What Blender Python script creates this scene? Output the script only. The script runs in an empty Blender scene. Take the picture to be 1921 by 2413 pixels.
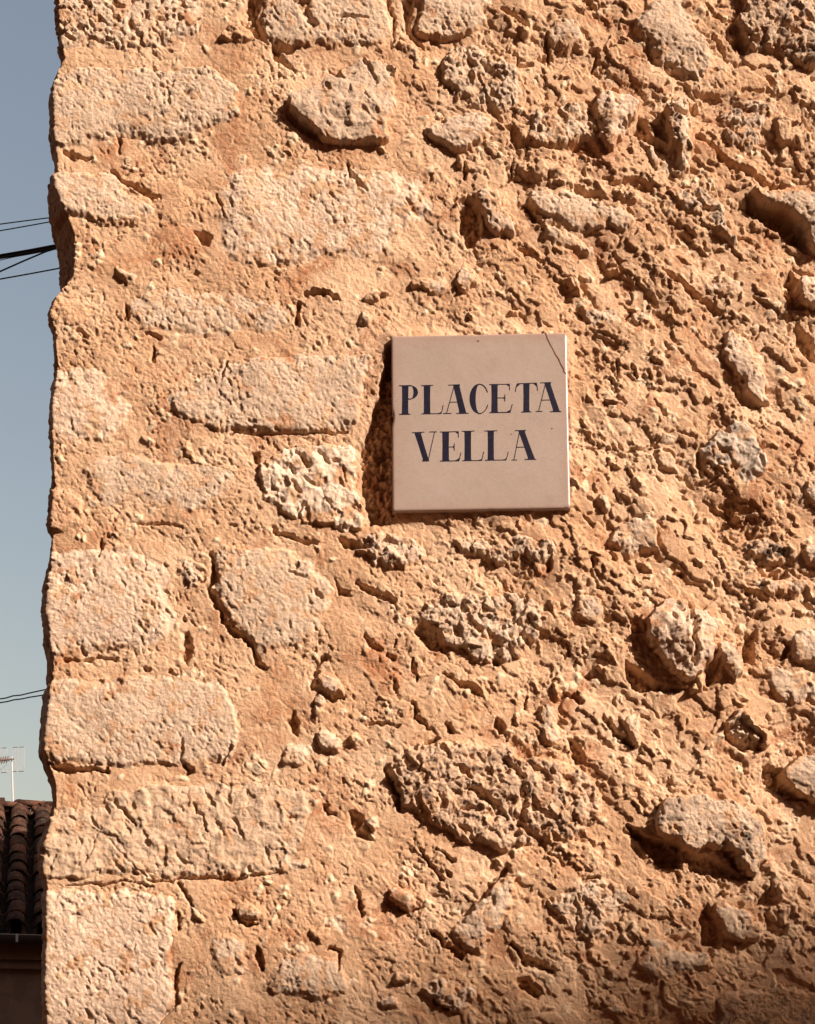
import bpy, bmesh, math, random
import numpy as np
from mathutils import Matrix, Vector, Euler

# ------------------------------------------------------------------ scene, camera, light
S = bpy.context.scene
COL = S.collection
random.seed(7)

PW, PH = 1921.0, 2413.0          # proportions the trace is written in
FOC = 3400.0
VP = 2295.0                      # principal point row (view shifted up like a straightened photo)
TILT = math.radians(6.8)
ROLL = math.radians(-0.6)
DIST = 1.553
EYE = 1.6

camd = bpy.data.cameras.new('camera')
cam = bpy.data.objects.new('camera', camd)
COL.objects.link(cam)
camd.sensor_fit = 'HORIZONTAL'
camd.sensor_width = 36.0
camd.lens = FOC / PW * 36.0
camd.shift_y = (VP - PH / 2) / PW
camd.clip_start = 0.05
camd.clip_end = 5000
CR = Matrix.Rotation(math.pi / 2 + TILT, 3, 'X') @ Matrix.Rotation(ROLL, 3, 'Z')
cam.matrix_world = Matrix.Translation((0, -DIST, EYE)) @ CR.to_4x4()
S.camera = cam

SUN = Vector((0.70, -0.52, 0.52)).normalized()      # towards the sun
elev = math.asin(SUN.z)
w = bpy.data.worlds.new("World")
S.world = w
w.use_nodes = True
nt = w.node_tree
nt.nodes.clear()
sky = nt.nodes.new('ShaderNodeTexSky')
sky.sky_type = 'NISHITA'
sky.sun_disc = False
sky.sun_elevation = elev
sky.sun_rotation = math.atan2(SUN.x, SUN.y)
sky.altitude = 300
sky.air_density = 2.0
sky.dust_density = 5.0
sky.ozone_density = 1.0
hs = nt.nodes.new('ShaderNodeHueSaturation')
hs.inputs['Saturation'].default_value = 1.0
tint = nt.nodes.new('ShaderNodeMix')
tint.data_type = 'RGBA'; tint.blend_type = 'MULTIPLY'
tint.inputs['Factor'].default_value = 1.0
tint.inputs['B'].default_value = (1.10, 0.93, 0.87, 1)
bg = nt.nodes.new('ShaderNodeBackground')
bg.inputs['Strength'].default_value = 0.091
wo = nt.nodes.new('ShaderNodeOutputWorld')
nt.links.new(sky.outputs[0], hs.inputs['Color'])
nt.links.new(hs.outputs[0], tint.inputs['A'])
nt.links.new(tint.outputs['Result'], bg.inputs['Color'])
nt.links.new(bg.outputs[0], wo.inputs['Surface'])

sd = bpy.data.lights.new('sun', 'SUN')
sd.energy = 5.0
sd.angle = math.radians(0.5)
sd.color = (1.0, 0.86, 0.745)
so = bpy.data.objects.new('sun', sd)
COL.objects.link(so)
so.rotation_euler = SUN.to_track_quat('Z', 'Y').to_euler()
so.location = (6, -6, 9)

S.view_settings.view_transform = 'Standard'
S.view_settings.look = 'None'
S.view_settings.gamma = 1
S.view_settings.use_curve_mapping = False
S.view_settings.exposure = 0.75
S.cycles.max_bounces = 6
S.cycles.diffuse_bounces = 3

# ------------------------------------------------------------------ picture <-> place
CRn = np.array(CR)

def at(px, py, y=0.0):
    """the point on the plane Y = y seen at trace position px, py"""
    d = CR @ Vector(((px - PW / 2) / FOC, -(py - VP) / FOC, -1.0))
    t = (y + DIST) / d.y
    return Vector((d.x * t, y, EYE + d.z * t))

def uv_of(X, Y, Z):
    P = np.stack([X, Y + DIST, Z - EYE], -1) @ CRn
    return PW / 2 + FOC * P[..., 0] / -P[..., 2], VP - FOC * P[..., 1] / -P[..., 2]

MM = 0.001
PXM = (at(1100, 1000).x - at(1000, 1000).x) / 100.0      # metres per trace unit on the wall

# ------------------------------------------------------------------ noise
def h2(ix, iz, seed):
    with np.errstate(over='ignore'):
        n = (ix.astype(np.uint32) * np.uint32(374761393) + iz.astype(np.uint32) * np.uint32(668265263)
             + np.uint32((seed * 2246822519) & 0xffffffff))
        n = (n ^ (n >> np.uint32(13))) * np.uint32(1274126177)
        n = n ^ (n >> np.uint32(16))
        n = n * np.uint32(2654435761)
        n = n ^ (n >> np.uint32(15))
    return (n & np.uint32(0xffffff)).astype(np.float32) / np.float32(0xffffff)

def gn(x, z, sc, seed, ax=1.0, rot=0.0):
    """gradient noise, wavelength sc metres, about -1..1; ax stretches along rot"""
    if rot or ax != 1.0:
        c, s = math.cos(rot), math.sin(rot)
        x, z = (x * c + z * s) / ax, (-x * s + z * c)
    x = (x / sc).astype(np.float32) + 1000.37; z = (z / sc).astype(np.float32) + 1000.71
    ix = np.floor(x).astype(np.int64); iz = np.floor(z).astype(np.int64)
    fx = x - ix; fz = z - iz
    u = fx * fx * fx * (fx * (fx * 6 - 15) + 10); v = fz * fz * fz * (fz * (fz * 6 - 15) + 10)
    def g(a, b):
        t = h2(ix + a, iz + b, seed) * np.float32(2 * math.pi)
        return np.cos(t) * (fx - a) + np.sin(t) * (fz - b)
    a = g(0, 0); b = g(1, 0); c = g(0, 1); d = g(1, 1)
    return ((a * (1 - u) + b * u) * (1 - v) + (c * (1 - u) + d * u) * v) * np.float32(1.5)

def fb(x, z, sc, seed, octv=3, gain=0.5, **k):
    r = 0; a = 1.0
    for i in range(octv):
        r = r + a * gn(x, z, sc, seed + i * 17, **k); sc *= 0.47; a *= gain
    return r

def worley(x, z, sc, seed):
    x = (x / sc).astype(np.float32) + 500.0; z = (z / sc).astype(np.float32) + 500.0
    ix = np.floor(x).astype(np.int64); iz = np.floor(z).astype(np.int64)
    f1 = np.full(x.shape, 9, np.float32); f2 = f1.copy(); cid = np.zeros_like(f1)
    ox = np.zeros_like(f1); oz = np.zeros_like(f1)
    for a in (-1, 0, 1):
        for b in (-1, 0, 1):
            dx = ix + a + h2(ix + a, iz + b, seed) - x
            dz = iz + b + h2(ix + a, iz + b, seed + 5) - z
            d = dx * dx + dz * dz
            nr = d < f1
            f2 = np.where(nr, f1, np.minimum(f2, d))
            cid = np.where(nr, h2(ix + a, iz + b, seed + 9), cid)
            ox = np.where(nr, dx, ox); oz = np.where(nr, dz, oz)
            f1 = np.where(nr, d, f1)
    return np.sqrt(f1), np.sqrt(f2), cid, ox, oz

def sm(t, a, b):
    t = np.clip((t - a) / (b - a), 0, 1)
    return t * t * (3 - 2 * t)

def seg_d(u, v, pts, closed):
    n = len(pts); d = np.full(u.shape, 1e9, np.float32); tt = np.zeros_like(d); L = 0
    lens = [math.dist(pts[i], pts[(i + 1) % n]) for i in range(n if closed else n - 1)]
    tot = sum(lens) or 1
    for i in range(len(lens)):
        x0, y0 = pts[i]; x1, y1 = pts[(i + 1) % n]
        ex, ey = x1 - x0, y1 - y0; q = ex * ex + ey * ey + 1e-9
        t = np.clip(((u - x0) * ex + (v - y0) * ey) / q, 0, 1)
        dd = (u - x0 - t * ex) ** 2 + (v - y0 - t * ey) ** 2
        nr = dd < d
        d = np.where(nr, dd, d); tt = np.where(nr, (L + t * lens[i]) / tot, tt)
        L += lens[i]
    return np.sqrt(d), tt

def poly_sd(u, v, pts):
    d, _ = seg_d(u, v, pts, True)
    ins = np.zeros(u.shape, bool); n = len(pts)
    for i in range(n):
        x0, y0 = pts[i]; x1, y1 = pts[(i + 1) % n]
        if y0 == y1: continue
        c = ((y0 > v) != (y1 > v)) & (u < (x1 - x0) * (v - y0) / (y1 - y0) + x0)
        ins ^= c
    return np.where(ins, d, -d)

def chaikin(pts, closed=True):
    out = []; n = len(pts)
    for i in range(n):
        a, b = pts[i], pts[(i + 1) % n]
        out += [(a[0] * .78 + b[0] * .22, a[1] * .78 + b[1] * .22), (a[0] * .22 + b[0] * .78, a[1] * .22 + b[1] * .78)]
    return out

# ------------------------------------------------------------------ small builders
def props(o, label=None, cat=None, group=None, kind=None):
    if label: o['label'] = label
    if cat: o['category'] = cat
    if group: o['group'] = group
    if kind: o['kind'] = kind
    return o

def empty(name, loc, label, cat, group=None):
    o = bpy.data.objects.new(name, None)
    COL.objects.link(o); o.location = loc
    o.empty_display_size = 0.1
    bpy.context.view_layer.update()
    return props(o, label, cat, group)

def link(name, me, mat, parent=None, smooth=True):
    o = bpy.data.objects.new(name, me)
    COL.objects.link(o)
    if mat: me.materials.append(mat)
    if smooth:
        me.polygons.foreach_set('use_smooth', np.ones(len(me.polygons), bool))
    if parent:
        o.parent = parent
        o.matrix_parent_inverse = Matrix.Translation(-Vector(parent.location))
    return o

def np_mesh(name, co, quads, attrs=None):
    me = bpy.data.meshes.new(name)
    me.vertices.add(len(co)); me.vertices.foreach_set('co', np.ascontiguousarray(co, np.float32).ravel())
    nq = len(quads)
    me.loops.add(nq * 4); me.loops.foreach_set('vertex_index', np.ascontiguousarray(quads, np.int32).ravel())
    me.polygons.add(nq)
    me.polygons.foreach_set('loop_start', np.arange(nq, dtype=np.int32) * 4)
    me.polygons.foreach_set('loop_total', np.full(nq, 4, np.int32))
    for k, a in (attrs or {}).items():
        at_ = me.attributes.new(k, 'FLOAT', 'POINT')
        at_.data.foreach_set('value', np.ascontiguousarray(a, np.float32).ravel())
    me.update(calc_edges=True)
    return me

def bm_obj(name, bm, mat, parent=None, smooth=False, bevel=0):
    if bevel:
        bmesh.ops.bevel(bm, geom=bm.edges[:], offset=bevel, segments=2, affect='EDGES', profile=.5)
    me = bpy.data.meshes.new(name)
    bm.to_mesh(me); bm.free()
    return link(name, me, mat, parent, smooth)

def box(bm, x0, x1, y0, y1, z0, z1):
    vs = [bm.verts.new(p) for p in ((x0, y0, z0), (x1, y0, z0), (x1, y1, z0), (x0, y1, z0),
                                    (x0, y0, z1), (x1, y0, z1), (x1, y1, z1), (x0, y1, z1))]
    for f in ((0, 3, 2, 1), (4, 5, 6, 7), (0, 1, 5, 4), (1, 2, 6, 5), (2, 3, 7, 6), (3, 0, 4, 7)):
        bm.faces.new([vs[i] for i in f])
    return vs

def tube(bm, pts, r, n=8):
    pts = [Vector(p) for p in pts]; rings = []
    rr = r if isinstance(r, (list, tuple)) else [r] * len(pts)
    for i, p in enumerate(pts):
        t = (pts[min(i + 1, len(pts) - 1)] - pts[max(i - 1, 0)]).normalized()
        a = t.orthogonal().normalized() if i == 0 else (rings_a - t * rings_a.dot(t)).normalized()
        rings_a = a; b = t.cross(a)
        rings.append([bm.verts.new(p + (a * math.cos(k * 2 * math.pi / n) + b * math.sin(k * 2 * math.pi / n)) * rr[i]) for k in range(n)])
    for i in range(len(rings) - 1):
        for k in range(n):
            bm.faces.new((rings[i][k], rings[i][(k + 1) % n], rings[i + 1][(k + 1) % n], rings[i + 1][k]))
    bm.faces.new(rings[0][::-1]); bm.faces.new(rings[-1])

# ------------------------------------------------------------------ materials
class Mat:
    def __init__(s, name, rough=0.9, spec=0.15):
        s.m = bpy.data.materials.new(name); s.m.use_nodes = True
        s.t = s.m.node_tree; s.p = s.t.nodes['Principled BSDF']
        s.p.inputs['Roughness'].default_value = rough
        s.p.inputs['Specular IOR Level'].default_value = spec
        s.tc = s.t.nodes.new('ShaderNodeTexCoord')
        s.geo = s.t.nodes.new('ShaderNodeNewGeometry')
    def new(s, k): return s.t.nodes.new(k)
    def ln(s, a, b): s.t.links.new(a, b)
    def noise(s, scale, det=4, rough=.6, dist=0., coord=None):
        n = s.new('ShaderNodeTexNoise'); n.inputs['Scale'].default_value = scale
        n.inputs['Detail'].default_value = det; n.inputs['Roughness'].default_value = rough
        n.inputs['Distortion'].default_value = dist
        s.ln(coord or s.geo.outputs['Position'], n.inputs['Vector'])
        return n.outputs['Fac']
    def ramp(s, fac, a, b, lo=0., hi=1.):
        r = s.new('ShaderNodeMapRange'); r.interpolation_type = 'SMOOTHSTEP'
        r.inputs['From Min'].default_value = a; r.inputs['From Max'].default_value = b
        r.inputs['To Min'].default_value = lo; r.inputs['To Max'].default_value = hi
        s.ln(fac, r.inputs['Value']); return r.outputs[0]
    def mix(s, fac, a, b, mode='MIX'):
        m = s.new('ShaderNodeMix'); m.data_type = 'RGBA'; m.blend_type = mode
        for v, i in ((fac, 'Factor'), (a, 'A'), (b, 'B')):
            if isinstance(v, (int, float)): m.inputs[i].default_value = v
            elif isinstance(v, tuple): m.inputs[i].default_value = (*v, 1)
            else: s.ln(v, m.inputs[i])
        return m.outputs['Result']
    def math(s, op, a, b=0.0):
        m = s.new('ShaderNodeMath'); m.operation = op; m.use_clamp = False
        for v, i in ((a, 0), (b, 1)):
            if isinstance(v, (int, float)): m.inputs[i].default_value = v
            else: s.ln(v, m.inputs[i])
        return m.outputs[0]
    def attr(s, name):
        a = s.new('ShaderNodeAttribute'); a.attribute_name = name; return a.outputs['Fac']
    def color(s, c):
        if isinstance(c, tuple): s.p.inputs['Base Color'].default_value = (*c, 1)
        else: s.ln(c, s.p.inputs['Base Color'])
        return s
    def bump(s, h, dist, strength=1.0):
        b = s.new('ShaderNodeBump'); b.inputs['Distance'].default_value = dist
        b.inputs['Strength'].default_value = strength
        s.ln(h, b.inputs['Height']); s.ln(b.outputs[0], s.p.inputs['Normal']); return s

M_ORANGE = (0.535, 0.32, 0.185)
M_PALE = (0.645, 0.43, 0.275)
M_BROWN = (0.385, 0.165, 0.078)

def mortar_colour(m):
    c = m.mix(m.ramp(m.noise(9, 5), .38, .66), M_ORANGE, M_PALE)
    c = m.mix(m.ramp(m.noise(17, 6, .72, .6), .50, .69, 0, .9), c, M_BROWN)
    c = m.mix(m.ramp(m.noise(420, 2, .5), .55, .72, 0, .4), c, (0.78, 0.56, 0.36))
    c = m.mix(m.ramp(m.noise(260, 2, .6), .60, .72, 0, .5), c, (0.36, 0.15, 0.06))
    return c

mm = Mat('lime mortar', .95, .1)
mm.color(mm.mix(mm.attr('pebble'), mortar_colour(mm), (0.74, 0.56, 0.38)))
mm.bump(mm.math('ADD', mm.math('MULTIPLY', mm.noise(900, 3, .7), .35), mm.noise(260, 4, .75, .4)), 0.0016)
MORTAR = mm.m

ms = Mat('limestone', .9, .15)
oi = ms.new('ShaderNodeObjectInfo')
c = ms.mix(ms.ramp(ms.noise(34, 6, .7, .6), .35, .68), (0.635, 0.46, 0.325), (0.55, 0.395, 0.28))
c = ms.mix(ms.ramp(ms.noise(120, 4, .7), .5, .7, 0, .55), c, (0.80, 0.64, 0.48))
c = ms.mix(ms.ramp(ms.noise(300, 2, .6), .58, .72, 0, .5), c, (0.40, 0.24, 0.13))
c = ms.mix(1.0, c, oi.outputs['Color'], 'MULTIPLY')
lich = ms.ramp(ms.noise(48, 6, .75, .8), .46, .60)
lich = ms.math('MULTIPLY', lich, ms.attr('lichen'))
c = ms.mix(lich, c, (0.13, 0.095, 0.075))
c = ms.mix(ms.attr('smear'), c, mortar_colour(ms))
ms.color(c)
ms.bump(ms.math('ADD', ms.math('MULTIPLY', ms.noise(900, 3, .7), .35), ms.noise(260, 4, .75, .4)), 0.0016)
STONE = ms.m

# ------------------------------------------------------------------ THE STONE WALL
# stones traced one by one: (style, proud mm, edge width, smear, lichen, tint, outline)
# styles: r rough, s split smooth faces, p porous, k knobbly, m mortar-like slab
W_ = (1.0, 1.0, 1.0); G_ = (.93, .93, .93); O_ = (1.04, .86, .70); B_ = (1.10, 1.10, 1.12); D_ = (.92, .88, .84); R_ = (.92, .76, .66)
ST = [
 ('p', 4, 14, .35, 0, W_, [(90,-60),(350,-60),(490,-10),(485,50),(462,95),(350,118),(270,115),(165,124),(90,122)]),
 ('r', 6, 12, .2, 0, G_, [(90,168),(130,165),(260,152),(410,148),(500,150),(552,195),(568,240),(550,292),(485,322),(380,338),(315,322),(222,325),(205,348),(140,352),(90,352)]),
 ('r', 6, 12, .3, 0, W_, [(90,395),(250,392),(330,450),(395,480),(330,520),(230,540),(195,505),(90,500)]),
 ('r', 3, 16, .45, 0, O_, [(262,395),(350,402),(430,420),(520,450),(530,505),(470,540),(380,520),(300,450)]),
 ('r', 4, 24, .45, 0, B_, [(540,385),(700,378),(860,395),(960,390),(1010,430),(1030,480),(960,560),(880,600),(760,625),(600,640),(520,600),(500,520),(520,440)]),
 ('r', 7, 10, .3, .1, W_, [(606,-60),(900,-60),(928,40),(925,90),(870,118),(760,108),(700,118),(640,100),(615,60)]),
 ('r', 9, 10, .3, 0, W_, [(976,-60),(1166,-60),(1160,45),(1110,75),(1050,95),(995,85),(975,50)]),
 ('s', 13, 8, .05, .15, G_, [(677,231),(726,209),(782,168),(815,149),(909,145),(938,150),(927,209),(923,280),(916,328),(879,343),(826,336),(763,332),(722,298),(677,276)]),
 ('k', 9, 12, .2, .1, W_, [(1035,125),(1090,90),(1150,95),(1215,130),(1240,180),(1235,240),(1180,270),(1130,260),(1080,240),(1035,190)]),
 ('r', 10, 10, .1, 0, B_, [(1000,285),(1050,255),(1120,255),(1165,290),(1160,320),(1120,345),(1080,355),(1030,330),(985,300)]),
 ('r', 9, 12, .2, .1, G_, [(1490,50),(1530,0),(1600,-30),(1640,20),(1660,70),(1680,130),(1665,180),(1660,215),(1610,170),(1560,155),(1540,120),(1500,90)]),
 ('k', 12, 10, .1, .8, D_, [(1745,-60),(1990,-60),(1990,175),(1880,158),(1820,130),(1775,115),(1745,75),(1730,40)]),
 ('k', 8, 10, .25, .25, W_, [(1235,300),(1260,250),(1330,235),(1385,220),(1400,270),(1390,320),(1350,345),(1290,350),(1240,340)]),
 ('s', 13, 8, .2, .1, B_, [(1400,215),(1430,200),(1470,225),(1505,235),(1500,265),(1470,275),(1465,345),(1450,365),(1420,345),(1402,310)]),
 ('k', 15, 9, .2, 0, B_, [(1565,250),(1600,235),(1635,250),(1630,300),(1620,330),(1625,400),(1600,415),(1578,400),(1588,350),(1570,310)]),
 ('r', 6, 8, .2, 0, W_, [(1510,340),(1550,345),(1570,375),(1580,410),(1550,400),(1520,375)]),
 ('k', 9, 10, .2, .4, W_, [(1700,250),(1760,240),(1820,230),(1845,260),(1810,290),(1790,330),(1760,350),(1720,345),(1690,300)]),
 ('s', 11, 9, .5, 0, (1.1,.98,.85), [(1812,290),(1830,265),(1870,262),(1905,285),(1925,320),(1905,345),(1865,350),(1830,335)]),
 ('r', 8, 12, .15, .1, W_, [(1245,440),(1300,435),(1370,450),(1440,475),(1500,510),(1505,550),(1470,560),(1420,540),(1370,550),(1310,530),(1270,510),(1240,470)]),
 ('m', 9, 16, .9, 0, O_, [(1215,370),(1290,365),(1400,400),(1480,440),(1540,480),(1560,520),(1510,505),(1440,470),(1370,445),(1260,430),(1210,400)]),
 ('k', 8, 12, .3, .5, G_, [(1590,440),(1650,435),(1700,450),(1715,490),(1725,520),(1745,540),(1740,580),(1700,560),(1660,520),(1620,510),(1580,480)]),
 ('r', 14, 8, .15, .3, W_, [(1785,430),(1850,440),(1900,455),(1990,470),(1990,610),(1905,590),(1900,540),(1860,500),(1810,480),(1780,455)]),
 ('r', 14, 8, .2, 0, W_, [(1110,440),(1140,430),(1180,455),(1195,500),(1210,560),(1175,550),(1140,520),(1125,480)]),
 ('r', 4, 12, .35, 0, O_, [(90,692),(135,685),(190,700),(225,730),(215,760),(150,765),(90,765)]),
 ('r', 3, 20, .4, 0, W_, [(305,700),(370,675),(480,670),(600,690),(690,720),(700,760),(640,790),(500,790),(430,795),(350,780),(300,745)]),
 ('r', 3, 20, .3, 0, B_, [(90,875),(150,865),(240,850),(300,925),(317,980),(290,1035),(225,1042),(165,1044),(90,1040)]),
 ('r', 6, 12, .12, .1, G_, [(395,925),(470,905),(510,860),(620,830),(700,825),(800,825),(875,830),(885,870),(870,930),(850,1000),(810,1018),(700,1018),(600,1022),(500,1018),(430,990),(400,960)]),
 ('s', 10, 9, .12, 0, (1.20,1.26,1.32), [(600,1090),(660,1058),(730,1046),(800,1036),(840,1034),(848,1050),(852,1110),(852,1180),(840,1196),(856,1225),(852,1246),(800,1240),(700,1228),(640,1205),(605,1150)]),
 ('r', 3, 18, .35, 0, G_, [(185,1080),(270,1065),(400,1070),(480,1080),(560,1100),(560,1150),(520,1200),(430,1210),(330,1190),(240,1195),(200,1160)]),
 ('r', 5, 12, .6, 0, R_, [(90,1130),(180,1138),(200,1180),(205,1230),(150,1260),(90,1262)]),
 ('r', 4, 18, .2, 0, B_, [(90,1315),(220,1285),(330,1290),(400,1340),(420,1420),(400,1500),(330,1530),(250,1545),(135,1548),(90,1550)]),
 ('r', 5, 12, .3, .1, W_, [(495,1300),(570,1270),(680,1290),(770,1330),(800,1400),(770,1460),(740,1520),(690,1520),(600,1560),(560,1490),(510,1430),(490,1370)]),
 ('r', 5, 12, .2, 0, W_, [(90,1605),(250,1590),(330,1585),(420,1580),(520,1600),(565,1650),(570,1730),(550,1800),(440,1815),(300,1805),(200,1800),(90,1795)]),
 ('s', 4, 10, .2, 0, (.93,.90,.86), [(260,1850),(480,1840),(640,1840),(735,1860),(740,1920),(700,2000),(690,2058),(540,2066),(420,2070),(340,2060),(230,2075),(90,2075),(90,1985),(140,1890),(190,1900),(250,1880)]),
 ('r', 5, 12, .15, 0, B_, [(90,2112),(270,2090),(400,2095),(418,2150),(410,2230),(418,2290),(405,2380),(370,2480),(90,2480)]),
 ('s', 11, 7, .1, 0, G_, [(554,2140),(575,2125),(605,2130),(621,2150),(605,2168),(574,2168),(558,2158)]),
 ('k', 12, 14, .3, .42, (.98,.90,.84), [(915,1810),(960,1750),(1020,1735),(1100,1740),(1180,1740),(1260,1770),(1340,1790),(1400,1820),(1430,1870),(1400,1950),(1330,1990),(1250,1980),(1200,2010),(1120,1985),(1060,1960),(1000,1930),(930,1890)]),
 ('s', 9, 9, .3, .1, W_, [(1050,2190),(1100,2150),(1150,2090),(1200,2050),(1225,2060),(1212,2150),(1175,2200),(1140,2240),(1100,2250),(1060,2210)]),
 ('s', 11, 7, .35, 0, W_, [(916,2090),(960,2082),(990,2105),(980,2130),(940,2137),(912,2118)]),
 ('s', 10, 7, .4, 0, W_, [(850,1910),(880,1905),(900,1935),(885,1965),(860,1950)]),
 ('r', 8, 14, .35, .2, W_, [(600,2330),(640,2280),(700,2240),(790,2240),(830,2290),(820,2340),(740,2360),(660,2345)]),
 ('k', 9, 14, .45, .3, W_, [(985,2300),(1060,2285),(1130,2300),(1130,2350),(1080,2385),(1010,2370),(980,2340)]),
 ('k', 9, 12, .15, .25, W_, [(985,1440),(1010,1400),(1080,1390),(1150,1395),(1200,1380),(1260,1400),(1280,1450),(1260,1520),(1210,1560),(1140,1570),(1070,1530),(1000,1500),(975,1470)]),
 ('k', 10, 10, .1, .1, B_, [(840,1260),(880,1245),(940,1250),(990,1265),(1010,1300),(980,1340),(920,1345),(870,1330),(830,1290)]),
 ('k', 8, 10, .3, .2, W_, [(1060,1270),(1100,1255),(1160,1265),(1220,1260),(1300,1270),(1320,1310),(1260,1330),(1180,1315),(1090,1305)]),
 ('s', 12, 7, .2, .2, W_, [(742,1590),(775,1580),(810,1605),(825,1640),(790,1642),(755,1622)]),
 ('r', 9, 7, .3, 0, W_, [(730,1645),(760,1636),(780,1660),(770,1692),(735,1692)]),
 ('r', 9, 9, .3, 0, W_, [(735,1720),(790,1710),(812,1745),(790,1775),(745,1768)]),
 ('r', 6, 12, .4, 0, W_, [(660,1765),(700,1735),(740,1752),(750,1790),(700,1815),(662,1805)]),
 ('s', 19, 8, .12, .1, B_, [(1520,1460),(1545,1415),(1600,1405),(1660,1430),(1690,1470),(1700,1510),(1680,1560),(1650,1580),(1610,1600),(1570,1560),(1535,1530),(1525,1490)]),
 ('s', 13, 7, .15, 0, W_, [(1690,1520),(1710,1500),(1745,1520),(1750,1570),(1735,1600),(1705,1580)]),
 ('s', 12, 7, .3, 0, (1.1,1.0,.8), [(1622,1582),(1650,1575),(1664,1600),(1652,1634),(1628,1632)]),
 ('r', 10, 10, .15, .2, W_, [(1850,1500),(1890,1478),(1990,1480),(1990,1590),(1890,1570),(1855,1545)]),
 ('s', 4, 14, .35, .1, G_, [(1785,1550),(1850,1565),(1920,1605),(1990,1640),(1900,1662),(1840,1650),(1800,1610)]),
 ('s', 13, 8, .15, .2, W_, [(1690,1700),(1740,1668),(1780,1690),(1805,1735),(1818,1762),(1785,1760),(1735,1722)]),
 ('r', 15, 8, .1, .2, G_, [(1848,1795),(1880,1770),(1990,1755),(1990,1900),(1900,1888),(1860,1842)]),
 ('r', 17, 10, .08, .45, G_, [(1545,1900),(1580,1870),(1660,1865),(1730,1885),(1790,1920),(1815,1970),(1815,2020),(1780,2065),(1760,2060),(1730,2010),(1680,1990),(1620,2000),(1580,1975),(1540,1940)]),
 ('s', 12, 8, .3, 0, B_, [(1825,2080),(1845,2070),(1865,2100),(1850,2133),(1830,2128)]),
 ('r', 12, 10, .4, .1, W_, [(1675,2150),(1690,2120),(1720,2105),(1770,2130),(1802,2160),(1795,2210),(1740,2222),(1700,2200)]),
 ('s', 10, 12, .35, .4, W_, [(1500,2240),(1530,2200),(1580,2218),(1620,2225),(1680,2250),(1683,2290),(1620,2303),(1560,2312),(1498,2290)]),
 ('k', 6, 14, .3, .3, W_, [(1290,2100),(1350,2075),(1420,2080),(1490,2110),(1480,2140),(1440,2170),(1440,2220),(1380,2225),(1330,2180),(1280,2140)]),
 ('r', 12, 12, .2, .6, D_, [(1690,2330),(1780,2320),(1860,2310),(1990,2340),(1990,2480),(1700,2480),(1680,2380)]),
 ('s', 9, 9, .06, 0, (.92,1.02,1.12), [(1655,1050),(1700,1000),(1740,975),(1775,1010),(1800,1040),(1807,1085),(1795,1120),(1770,1142),(1730,1105),(1680,1097),(1655,1072)]),
 ('r', 9, 9, .25, .1, B_, [(1700,780),(1740,765),(1790,820),(1800,870),(1832,942),(1800,950),(1750,920),(1720,880),(1700,830)]),
 ('r', 15, 7, .15, .1, B_, [(1870,660),(1900,645),(1990,655),(1990,730),(1890,727),(1872,692)]),
 ('s', 7, 10, .3, .1, W_, [(1430,1240),(1480,1210),(1530,1215),(1560,1250),(1550,1300),(1480,1312),(1430,1282)]),
 ('s', 12, 8, .15, 0, B_, [(1895,1280),(1990,1250),(1990,1370),(1905,1338),(1870,1300)]),
 ('r', 9, 10, .5, .1, W_, [(1750,1372),(1810,1355),(1870,1350),(1925,1372),(1900,1398),(1820,1402)]),
 ('k', 7, 10, .2, .9, D_, [(1735,1272),(1800,1258),(1860,1278),(1872,1320),(1830,1342),(1760,1312)]),
 ('s', 7, 6, .3, 0, B_, [(715,687),(745,670),(790,686),(822,700),(780,704),(740,697)]),
 ('s', 6, 6, .3, 0, W_, [(845,700),(880,680),(925,694),(900,707),(860,716)]),
 ('r', 6, 9, .3, 0, W_, [(1658,672),(1700,645),(1745,655),(1745,690),(1700,702),(1670,692)]),
 ('s', 8, 9, .4, 0, W_, [(1262,1650),(1310,1640),(1332,1700),(1330,1755),(1290,1755),(1262,1700)]),
 ('s', 10, 8, .3, 0, W_, [(1465,1690),(1490,1662),(1518,1680),(1524,1742),(1505,1764),(1480,1725)]),
 ('k', 5, 10, .4, .1, W_, [(415,1310),(450,1300),(482,1330),(485,1370),(455,1395),(420,1380)]),
 ('r', 6, 9, .4, .3, W_, [(965,655),(1040,645),(1070,660),(1066,690),(1010,692),(970,680)]),
 ('r', 6, 9, .35, .1, W_, [(1290,60),(1340,40),(1385,70),(1390,100),(1350,120),(1310,130),(1285,100)]),
 ('r', 5, 12, .45, 0, O_, [(1600,170),(1690,150),(1760,150),(1820,190),(1840,222),(1760,232),(1690,228),(1640,225)]),
 ('r', 5, 14, .4, 0, W_, [(1370,700),(1440,720),(1470,750),(1450,790),(1400,770),(1370,740)]),
 ('r', 5, 12, .3, .1, W_, [(640,2040),(720,2010),(740,2045),(700,2062),(645,2064)]),
 ('r', 5, 10, .45, 0, W_, [(1355,1390),(1410,1400),(1430,1440),(1415,1475),(1375,1480),(1350,1440)]),
 ('s', 6, 10, .5, 0, O_, [(1835,830),(1865,800),(1900,860),(1890,890),(1850,870)]),
 ('r', 7, 10, .3, .1, W_, [(1880,1140),(1930,1120),(1990,1130),(1990,1200),(1910,1195)]),
 ('r', 5, 12, .4, .1, W_, [(480,2200),(540,2190),(590,2230),(590,2290),(540,2310),(490,2280)]),
 ('r', 6, 12, .4, .1, W_, [(1290,500),(1330,545),(1420,570),(1400,600),(1330,590),(1270,550)]),
]
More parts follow.
